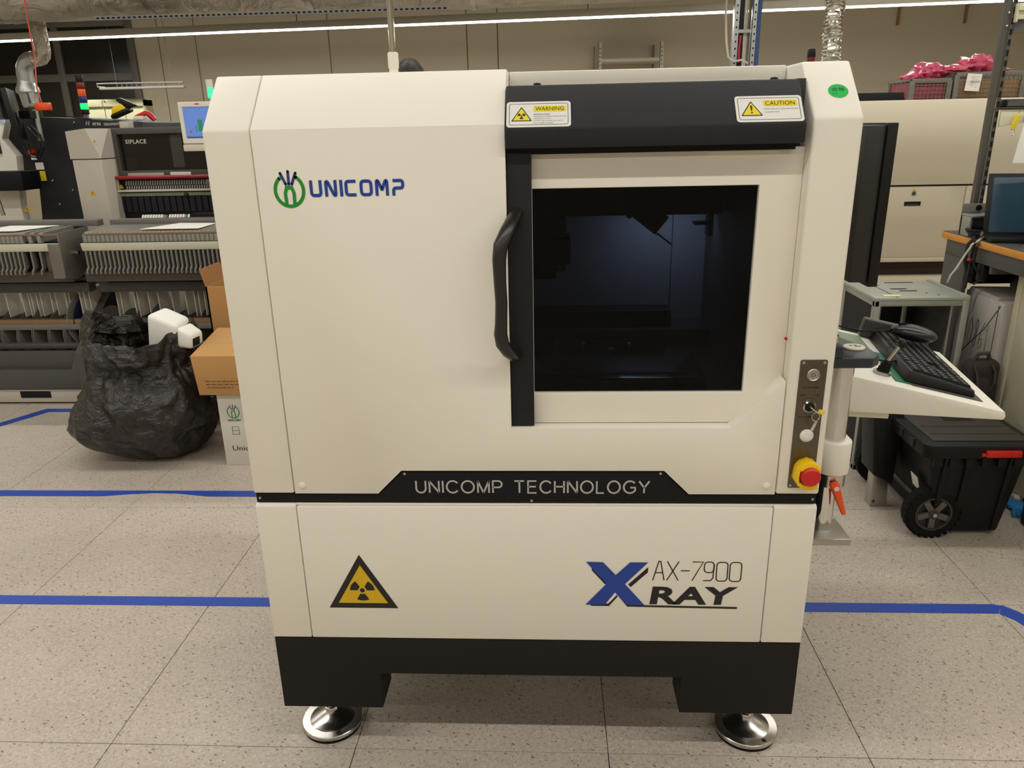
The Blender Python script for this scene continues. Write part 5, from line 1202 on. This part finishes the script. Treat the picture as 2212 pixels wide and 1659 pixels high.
MB().box(1.90, 2.6, 1.97, 2.05, 0.73, 0.90).build('under_shelf', mat('bench_black', (20,19,18), 0.6), bn)
for x in (1.83, 2.66):
    for y in (1.97,): MB().box(x, x+0.05, y, y+0.06, 0.0, 0.92).build('bench_leg', galv, bn, 0.002)
MB().box(2.06, 2.7, 1.75, 1.96, 0.05, 0.90).build('bench_cabinet', mat('bench_black', (20,19,18), 0.6), bn)
post = MB().box(1.842, 1.862, 1.955, 1.985, 0.953, RZ).box(1.862, 1.878, 1.950, 1.955, 0.953, RZ).build('rack_post', mat('grey_rack_paint', (84, 80, 74), 0.5), bn, 0.001)
q = None
for k in range(24):
    if q is None: q = MB().box(1.8655,1.8745,1.9485,1.9502,1.00,1.022).build('post_slot', hole_black, post)
    else: copy_part(q, (0,0,0.0385*k))
for z in (1.812, 1.765): MB().ball((1.852,1.953,z),0.006,10,7).build('post_bolt', chrome, post, smooth=True)
cr = mat('cream_shelf_steel', (212, 206, 178), 0.5)
MB().prism([(1.880,1.385),(1.880,1.453),(2.25,1.453),(2.25,1.448)], 'y', 1.935, 1.945).build('shelf_bracket', cr, bn, 0.001)
MB().box(1.878, 2.4, 1.93, 2.05, 1.453, 1.459).build('shelf_board', mat('black_shelf', (36,34,32), 0.4), bn)
MB().box(1.870, 2.3, 1.92, 1.945, 1.815, 1.842).box(1.868, 1.876, 1.925, 1.945, 1.775, 1.842).box(1.876,1.905,1.93,1.945,1.785,1.82).build('light_beam', cr, bn, 0.002)
MB().box(1.88, 2.3, 1.95, 1.96, 1.74, 1.81).build('upper_panel', mat('slate_panel', (84,84,82), 0.5), bn)
MB().box(1.795, 2.05, 1.942, 1.950, 1.040, 1.080).build('cross_rail', mid_grey, bn, 0.002)
MB().cyl((1.858,1.947,1.062),(1.858,1.936,1.062),0.013,n=14).build('rail_bolt', chrome, bn, smooth=True)
t = thing('desk_phone', 'black handheld device lying on the bracketed bench shelf', 'device', (1.96, 1.97, 1.459))
MB().box(1.885, 2.02, 1.925, 1.99, 1.460, 1.492).build('device_body', plastic_black, t, 0.006)
MB().box(1.893, 1.975, 1.923, 1.927, 1.465, 1.488).build('device_glass', mat('grey_glass', (90,88,84), 0.15), t)
t = thing('key_fob', 'yellow key tag on a ring hanging below the bench shelf', 'key tag', (1.935, 1.915, 1.30))
MB(Matrix.Translation((1.931,1.915,1.405)) @ Matrix.Rotation(math.radians(10),4,'Y')).prism(rrect(-0.011,0.011,-0.030,0.030,0.006), 'y', -0.002, 0.002).build('tag_body', sticker_yellow, t, 0.001)
MB().tube([(1.926+0.010*math.cos(a*0.314),1.915,1.364+0.012*math.sin(a*0.314)) for a in range(21)], 0.001, 5).build('key_ring', chrome, t, smooth=True)
MB().tube([(1.937,1.915,1.432),(1.942,1.917,1.445),(1.95,1.92,1.455)], 0.0012, 5).build('tag_link', chrome, t, smooth=True)
o = MB().hexa([(1.945,1.905,1.245),(2.15,1.905,1.235),(2.15,1.908,1.235),(1.945,1.908,1.245)],[(1.975,1.92,1.45),(2.15,1.92,1.45),(2.15,1.923,1.45),(1.975,1.923,1.45)]).build('hanging_sheet', paper); tag(o, 'white sheet hanging from the bench shelf at the right picture edge', 'paper')
lt = thing('laptop', 'open black laptop with a blue screen on the workbench', 'laptop', (1.97, 1.74, 0.953))
Q = Matrix.Translation((1.985, 1.735, 0.953)) @ Matrix.Rotation(math.radians(-12), 4, 'Z') @ Matrix.Rotation(math.radians(-12), 4, 'X')
MB(Q).box(-0.185,0.185,-0.006,0.006,0.0,0.262).build('laptop_lid', plastic_black, lt, 0.003)
sc = MB(Q).box(-0.168,0.168,-0.0075,-0.005,0.030,0.246).build('laptop_screen', mat('teal_screen', (24,50,64), 0.15, var=0.25, vscale=5, emit=(20,52,70), estr=0.22), lt)
MB(Q).box(-0.15,-0.135,-0.0085,-0.006,0.012,0.016).build('screen_mark', alu, lt)
MB(Q).box(-0.055,-0.045,-0.0085,-0.006,0.250,0.256).build('lid_mark', red_plastic, lt)
MB(Matrix.Translation((1.985,1.735,0.953)) @ Matrix.Rotation(math.radians(-12),4,'Z')).box(-0.185,0.185,-0.10,0.006,0.0005,0.020).build('laptop_base', plastic_black, lt, 0.004)
t = thing('open_bin', 'grey steel open-front bin on the bench behind the laptop', 'bin', (1.86, 1.93, 0.953))
MB().box(1.79,1.80,1.86,1.935,0.9535,1.035).box(1.79,2.0,1.925,1.935,0.9535,1.035).box(1.79,2.0,1.85,1.935,1.032,1.040).build('bin_shell', galv, t, 0.001)
t = thing('cable_bundle', 'tangle of black cables and an adapter spilling over the bench edge', 'cables', (1.79, 1.80, 0.953))
mb = MB()
for k in range(5):
    a0 = k*0.9
    mb.tube([(1.83+0.045*math.cos(a0+i*0.55)*(1+0.1*k), 1.83+0.05*math.sin(a0+i*0.55), 0.962+0.006*k) for i in range(13)], 0.004, 6)
mb.build('cable_coil', plastic_black, t, smooth=True)
mb = MB()
mb.tube([(1.80,1.78,0.962),(1.775,1.77,0.945),(1.768,1.765,0.88),(1.76,1.75,0.82),(1.75,1.74,0.76)], 0.006, 8).tube([(1.80,1.76,0.962),(1.770,1.74,0.93),(1.768,1.74,0.86),(1.80,1.72,0.80),(1.77,1.72,0.78)], 0.005, 8).tube([(1.79,1.80,0.96),(1.765,1.80,0.93),(1.76,1.79,0.86),(1.775,1.77,0.80)], 0.007, 8)
mb.build('hanging_cables', plastic_black, t, smooth=True)
MB().tube([(1.86,1.74,0.965),(1.80,1.76,0.962),(1.768,1.77,0.935),(1.752,1.79,0.88),(1.735,1.80,0.83),(1.722,1.81,0.80),(1.725,1.83,0.765)], 0.0045, 8).build('white_cable', mat('white_cable', (200,194,180), 0.5), t, smooth=True)
MB().box(1.80,1.845,1.775,1.815,0.9535,0.985).build('adapter', mat('chrome_adapter', (150,140,128), 0.25, metal=0.6), t, 0.006)
MB().box(1.792,1.815,1.712,1.755,0.79,0.86).build('power_brick', plastic_black, t, 0.006)
MB().cyl((1.762,1.763,0.868),(1.764,1.764,0.878),0.009,n=10).build('red_tie', red_plastic, t)
# ---------------------------------------------------------------- galvanised frame box
fb = thing('steel_chassis', 'open galvanised steel chassis frame with slotted top under the monitor', 'chassis', (1.52, 1.78, 0))
tpn = MB().box(1.34, 1.71, 1.61, 1.95, 0.738, 0.750).box(1.695, 1.71, 1.61, 1.95, 0.750, 0.756).build('top_plate', mat('zinc_plate', (172,176,166), 0.42, metal=0.45, var=0.06, vscale=10), fb, 0.001)
for x0, x1, y0, y1 in ((1.47,1.535,1.775,1.79),(1.49,1.56,1.735,1.748),(1.50,1.62,1.91,1.92)): MB().box(x0,x1,y0,y1,0.7502,0.7510).build('plate_slot', hole_black, tpn)
MB().box(1.428,1.431,1.615,1.945,0.7501,0.7515).build('plate_seam', dark_grey, tpn)
for x, y in ((1.45,1.86),(1.61,1.66),(1.58,1.70)): MB().cyl((x,y,0.750),(x,y,0.7512),0.004,n=8).build('plate_hole', hole_black, tpn)
MB().box(1.385,1.455,1.635,1.665,0.7512,0.7522).build('yellow_note', mat('pale_yellow_note', (222,216,150), 0.6), tpn)
for x in (1.34, 1.685):
    for y in (1.61, 1.925): MB().box(x, x+0.025, y, y+0.025, 0.0, 0.738).build('frame_post', galv, fb, 0.001)
for x in (1.475, 1.585): MB().box(x, x+0.022, 1.90, 1.925, 0.0, 0.738).build('frame_post', galv, fb, 0.001)
for z in (0.0, 0.715): MB().box(1.34, 1.71, 1.612, 1.63, z, z+0.022).box(1.342, 1.358, 1.61, 1.95, z, z+0.022).build('frame_rail', galv, fb, 0.001)
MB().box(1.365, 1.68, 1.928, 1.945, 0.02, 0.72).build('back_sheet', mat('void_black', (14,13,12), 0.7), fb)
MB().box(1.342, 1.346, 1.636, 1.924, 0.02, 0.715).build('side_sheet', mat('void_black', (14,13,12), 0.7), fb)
MB().box(1.655, 1.663, 1.64, 1.92, 0.02, 0.71).build('inner_sheet', galv, fb)
# ---------------------------------------------------------------- hand-lettered carton, cream cabinet
t = thing('lettered_carton', 'white carton with handwritten number standing under the workbench', 'box', (2.0, 1.9, 0))
MB().box(1.863, 2.04, 1.64, 1.93, 0.0, 0.715).build('carton_body', mat('offwhite_carton', (200,194,184), 0.7, var=0.03), t, 0.004)
SP = plane((1.863, 0, 0), (0,-1,0), (0,0,1))    # left face, u runs towards the viewer
mb = MB(SP); ribbon(mb, [(-1.92,0.42),(-1.75,0.58),(-1.66,0.70)], 0.004, False, 0.0008); ribbon(mb, [(-1.672,0.0),(-1.672,0.70)], 0.004, False, 0.0008); mb.build('fold_line', print_black, t)
mb = MB(SP); W_ = 0.0032
def hw(pts, o_): ribbon(mb, [(p[0]*0.040+o_, p[1]*0.120+0.490) for p in pts], W_, False, 0.0010)
hw([(0.8,0.9),(0.45,1.0),(0.15,0.8),(0.3,0.55),(0.65,0.6),(0.82,0.9),(0.78,0.3),(0.5,0.0),(0.1,0.05)], -1.912)
hw([(0.45,1.0),(0.15,0.75),(0.1,0.3),(0.35,0.02),(0.7,0.2),(0.8,0.7),(0.45,1.0)], -1.864)
hw([(0.7,0.95),(0.4,1.0),(0.25,0.8),(0.65,0.4),(0.6,0.08),(0.3,0.0),(0.15,0.25),(0.6,0.6),(0.75,0.85),(0.6,1.0)], -1.820)
hw([(0.75,1.0),(0.3,0.6),(0.15,0.2),(0.4,0.0),(0.7,0.15),(0.65,0.4),(0.2,0.35)], -1.778)
hw([(0.1,0.7),(0.5,1.0),(0.45,0.0)], -1.738)
ribbon(mb, [(-1.85,0.68),(-1.855,0.63)], 0.0025, False, 0.001)
mb.build('handwriting', mat('pencil_ink', (70,64,62), 0.6), t)
MB().hexa([(1.866,1.70,0.7155),(2.03,1.70,0.7155),(2.03,1.92,0.7155),(1.866,1.92,0.7155)],[(1.88,1.70,0.722),(2.03,1.72,0.720),(2.03,1.92,0.726),(1.875,1.92,0.730)]).build('torn_flap', mat('offwhite_carton', (200,194,184), 0.7), t)
t = thing('cream_cabinet', 'tall cream steel cabinet filling the right picture edge', 'cabinet', (2.2, 1.0, 0))
MB().box(1.872, 2.5, 0.45, 1.59, 0.0, 1.25).build('cabinet_body', mat('scuffed_cream', (202,196,168), 0.5, var=0.06, vscale=3), t, 0.004)
MB().box(1.868, 1.873, 1.555, 1.590, 0.0, 1.25).build('cabinet_edge_strip', mat('scuffed_cream', (202,196,168), 0.5), t, 0.001)
# ---------------------------------------------------------------- rolling tool box
tb = thing('rolling_toolbox', 'black rolling toolbox with a red latch and big wheel', 'toolbox', (1.5, 1.25, 0))
tbm = mat('toolbox_black', (22, 21, 20), 0.5, spec=0.25, var=0.15, vscale=12, bump=0.08, bscale=140)
tbl = mat('dusty_black_lid', (58, 52, 46), 0.6, spec=0.25, var=0.2, vscale=9)
MB().hexa([(1.42,1.062,0.012),(1.645,1.062,0.012),(1.645,1.50,0.012),(1.42,1.50,0.012)],[(1.335,1.005,0.355),(1.668,1.005,0.355),(1.668,1.53,0.355),(1.335,1.53,0.355)]).build('box_tub', tbm, tb, 0.012, seg=3)
rb = None
for k, (x, w_) in enumerate(((1.385,0.02),(1.46,0.02),(1.60,0.02))):
    MB().hexa([(x+0.015,1.056,0.02),(x+0.015+w_,1.056,0.02),(x+0.015+w_,1.07,0.02),(x+0.015,1.07,0.02)],[(x,0.996,0.33),(x+w_,0.996,0.33),(x+w_,1.02,0.33),(x,1.02,0.33)]).build('tub_rib', tbm, tb, 0.003)
for k in range(6):
    MB().box(1.345+0.053*k, 1.375+0.053*k, 0.990, 1.006, 0.300, 0.335).build('rim_cell', tbm, tb, 0.002)
lid = MB().prism(rrect(1.305,1.690,0.978,1.545,0.03), 'z', 0.335, 0.383).build('box_lid', tbm, tb, 0.006, seg=2)
MB().box(1.345,1.660,1.02,1.52,0.3825,0.3865).build('lid_panel', tbl, lid, 0.002)
MB().box(1.47,1.57,1.20,1.48,0.3862,0.3872).build('lid_recess', hole_black, lid)
for y in (1.075, 1.145): MB().box(1.36,1.650,y,y+0.004,0.3862,0.3870).build('lid_groove', hole_black, lid)
for k in range(4): MB().box(1.300,1.312,1.06+0.09*k,1.10+0.09*k,0.345,0.375).build('hinge', plastic_black, lid, 0.003)
MB().box(1.500,1.615,0.966,0.980,0.345,0.368).box(1.487,1.505,0.970,0.980,0.347,0.358).build('latch', red_plastic, lid, 0.003)
MB().box(1.69,1.705,0.99,1.06,0.30,0.35).build('side_catch', tbm, lid, 0.004)
def wheel(cy, parent):
    c = (1.398, cy, 0.096)
    w_ = MB().lathe([(0.063,-0.028),(0.088,-0.027),(0.0945,-0.018),(0.0955,0.0),(0.0945,0.018),(0.088,0.027),(0.063,0.028),(0.063,-0.028)], c, (0,-1,0), 48, caps=False).build('wheel', rubber, parent, smooth=True)
    MB().lathe([(0.0,-0.010),(0.062,-0.010),(0.0635,0.0285),(0.058,0.0285),(0.054,0.010),(0.0,0.010)], c, (0,-1,0), 40).build('wheel_rim', mat('rim_grey', (58,56,54), 0.45), w_, smooth=True)
    for k in range(5):
        a = math.radians(72*k+20); Mx = Matrix.Translation((c[0],c[1]-0.02,c[2])) @ Matrix.Rotation(a,4,'Y')
        MB(Mx).box(0.012,0.056,-0.008,0.006,-0.011,0.011).build('wheel_spoke', mat('rim_spoke_grey', (92,88,82), 0.45), w_, 0.003)
    MB().lathe([(0,0.02),(0.018,0.02),(0.017,0.031),(0.010,0.032),(0.009,0.036),(0,0.036)], c, (0,-1,0), 24).build('wheel_hub', mat('rim_grey', (58,56,54), 0.45), w_, smooth=True)
    MB().lathe([(0,0.036),(0.007,0.036),(0.007,0.039),(0.004,0.040),(0,0.038)], c, (0,-1,0), 18).build('wheel_nut', chrome, w_, smooth=True)
    tr = None
    for k in range(26):
        a = 2*math.pi*k/26; Mx = Matrix.Translation(c) @ Matrix.Rotation(a,4,'Y')
        MB(Mx).box(0.0935,0.098,-0.026,0.004,-0.006,0.006).build('tread_block', rubber, w_)
wheel(1.062, tb); wheel(1.50, tb)
MB().cyl((1.398,1.08,0.096),(1.398,1.49,0.096),0.010,n=10).build('axle', dark_grey, tb)
MB().hexa([(1.262,1.24,0.15),(1.34,1.24,0.11),(1.34,1.36,0.11),(1.262,1.36,0.15)],[(1.235,1.24,0.40),(1.345,1.24,0.40),(1.345,1.36,0.40),(1.235,1.36,0.40)]).build('handle_housing', tbm, tb, 0.006)
MB().hexa([(1.280,1.27,0.0),(1.345,1.27,0.0),(1.345,1.32,0.0),(1.280,1.32,0.0)],[(1.276,1.27,0.17),(1.330,1.27,0.17),(1.330,1.32,0.17),(1.276,1.32,0.17)]).build('handle_foot', alu, tb, 0.003)
MB().box(1.288,1.294,1.2685,1.2705,0.02,0.03).build('foot_hole', hole_black, tb)
MB().hexa([(1.36,1.085,0.165),(1.362,1.14,0.165),(1.364,1.14,0.165),(1.362,1.085,0.165)],[(1.345,1.085,0.215),(1.347,1.14,0.215),(1.35,1.14,0.215),(1.348,1.085,0.215)]).build('rating_label', sticker_white, tb)
# ---------------------------------------------------------------- backpack, gloves, black crate corner
t = thing('backpack', 'dark brown fabric backpack behind the rolling toolbox', 'bag', (1.77, 1.5, 0))
fab = mat('brown_black_fabric', (52,44,40), 0.85, var=0.2, vscale=20, bump=0.2, bscale=60)
bb = MB().box(1.718, 1.858, 1.555, 1.632, 0.0, 0.50)
bag_o = bb.build('bag_body', fab, t, 0.035, seg=4)
blob('bag_pocket', (1.788,1.552,0.30), 0.055, 0.022, 0.13, fab, t, 0.1, 6, freq=1.5)
MB().box(1.74, 1.835, 1.5, 1.56, 0.0, 0.16).build('bag_front_pocket', fab, t, 0.02, seg=3)
MB().tube([(1.75,1.585,0.495),(1.765,1.58,0.525),(1.80,1.58,0.527),(1.815,1.585,0.495)], 0.008, 8).build('bag_grab_loop', mat('strap_brown', (70,58,52), 0.8), t, smooth=True)
MB().tube([(1.745,1.56,0.48),(1.75,1.54,0.45),(1.755,1.525,0.40),(1.76,1.54,0.36)], 0.012, 8, ry=0.4).tube([(1.815,1.56,0.48),(1.82,1.54,0.46),(1.815,1.525,0.42),(1.81,1.54,0.38)], 0.012, 8, ry=0.4).build('shoulder_straps', mat('strap_brown', (70,58,52), 0.8), t, smooth=True)
t = thing('work_gloves', 'pair of blue work gloves on the floor beside the toolbox', 'gloves', (1.81, 1.25, 0))
glv = mat('bright_blue_knit', (40, 126, 190), 0.7, var=0.1, vscale=40, bump=0.2, bscale=200)
blob('glove_palm', (1.822,1.265,0.014), 0.034, 0.045, 0.013, glv, t, 0.15, 2, 20, 12)
for k in range(4): MB().tube([(1.80+0.012*k,1.23-0.002*k,0.013),(1.785+0.014*k,1.205-0.004*k,0.011),(1.775+0.016*k,1.185-0.003*k,0.008)], [0.008,0.0075,0.006], 8).build('glove_finger', glv, t, smooth=True)
MB().tube([(1.85,1.30,0.013),(1.862,1.325,0.014),(1.864,1.35,0.010)], [0.012,0.011,0.008], 8).build('glove_cuff', mat('glove_cuff_white', (200,196,186), 0.7), t, smooth=True)
t = thing('black_crate', 'black crate corner cut off by the right picture edge', 'crate', (2.0, 1.05, 0))
MB().box(1.775,1.865,0.75,1.155,0.0,0.10).build('crate_body', tbm, t, 0.012, seg=3)
MB().box(1.772,1.868,0.75,1.158,0.085,0.10).build('crate_lid', plastic_black, t, 0.004)

# ---------------------------------------------------------------- person behind the cabinet
pr_ = thing('person', 'dark-haired person standing behind the white cabinet, only hair visible', 'person', (-0.70, 2.95, 0))
def skin(name, verts, edges, radii, m, root=0, sub=2):
    me = bpy.data.meshes.new(name); me.from_pydata([Vector(v) for v in verts], edges, [])
    o = bpy.data.objects.new(name, me); COL.objects.link(o); o.parent = pr_
    sm = o.modifiers.new('skin', 'SKIN'); o.modifiers.new('sub', 'SUBSURF').levels = sub; o.modifiers['sub'].render_levels = sub
    for i, r_ in enumerate(radii):
        me.skin_vertices[0].data[i].radius = (r_[0], r_[1]) if isinstance(r_, tuple) else (r_, r_)
    me.skin_vertices[0].data[root].use_root = True
    me.materials.append(m); return o
V = [(0,0,0.98),(0,0,1.15),(0,0,1.32),(0,0,1.45),(0,0,1.52),(0,-0.01,1.60)]
E = [(0,1),(1,2),(2,3),(3,4),(4,5)]; Rr = [(0.15,0.11),(0.135,0.10),(0.15,0.11),(0.13,0.09),(0.055,0.055),(0.05,0.055)]
for s_ in (-1, 1):
    b = len(V); V += [(0.09*s_,0,0.92),(0.10*s_,-0.01,0.52),(0.10*s_,0.02,0.10),(0.11*s_,-0.12,0.05)]; E += [(0,b),(b,b+1),(b+1,b+2),(b+2,b+3)]; Rr += [0.085,0.058,0.042,0.04]
    b = len(V); V += [(0.18*s_,0,1.42),(0.23*s_,0.01,1.16),(0.21*s_,-0.10,0.94),(0.20*s_,-0.14,0.88)]; E += [(3,b),(b,b+1),(b+1,b+2),(b+2,b+3)]; Rr += [0.058,0.045,0.033,0.036]
    for f_ in range(5):
        fb_ = len(V); V += [((0.20+0.014*(f_-2))*s_,-0.16-0.004*abs(f_-2),0.845+(0.02 if f_ == 0 else 0)),((0.20+0.017*(f_-2))*s_,-0.175,0.80+(0.03 if f_ == 0 else 0))]; E += [(b+3,fb_),(fb_,fb_+1)]; Rr += [0.009,0.008]
skin('body', V, E, Rr, mat('dark_work_clothes', (48,52,62), 0.8))
hd_ = MB().ball((-0.70,2.95,1.655),0.092,24,18,sx=0.84,sy=1.02,sz=1.2).build('head', mat('skin', (196,150,122), 0.55), pr_, smooth=True)
for s_ in (-1, 1):
    MB().ball((-0.70+0.078*s_,2.955,1.65),0.022,10,8,sx=0.4).build('ear', mat('skin', (196,150,122), 0.55), hd_, smooth=True)
    MB().ball((-0.70+0.030*s_,3.035,1.662),0.012,10,8).build('eye', mat('eye_white', (220,216,210), 0.3), hd_, smooth=True)
MB().ball((-0.70,3.050,1.64),0.017,10,8,sx=0.7,sz=1.4).build('nose', mat('skin', (196,150,122), 0.55), hd_, smooth=True)
MB().ball((-0.70,3.034,1.602),0.022,10,8,sy=0.4,sz=0.3).build('mouth', mat('lips', (160,90,84), 0.5), hd_, smooth=True)
mb = MB().ball((-0.70,2.94,1.668),0.098,40,26,sx=0.87,sy=1.03,sz=1.18)
for v in mb.v: v += Vector((mnoise.noise(v*60), mnoise.noise(v*60+Vector((5,0,0))), mnoise.noise(v*60+Vector((0,5,0)))))*0.006
mb.v = [v if not (v.y > 2.985 and v.z < 1.69) else Vector((v.x*0.9-0.07, min(v.y,2.99), max(v.z,1.60))) for v in mb.v]
mb.build('hair', mat('dark_brown_hair', (36,27,22), 0.55, var=0.4, vscale=90), pr_, smooth=True)
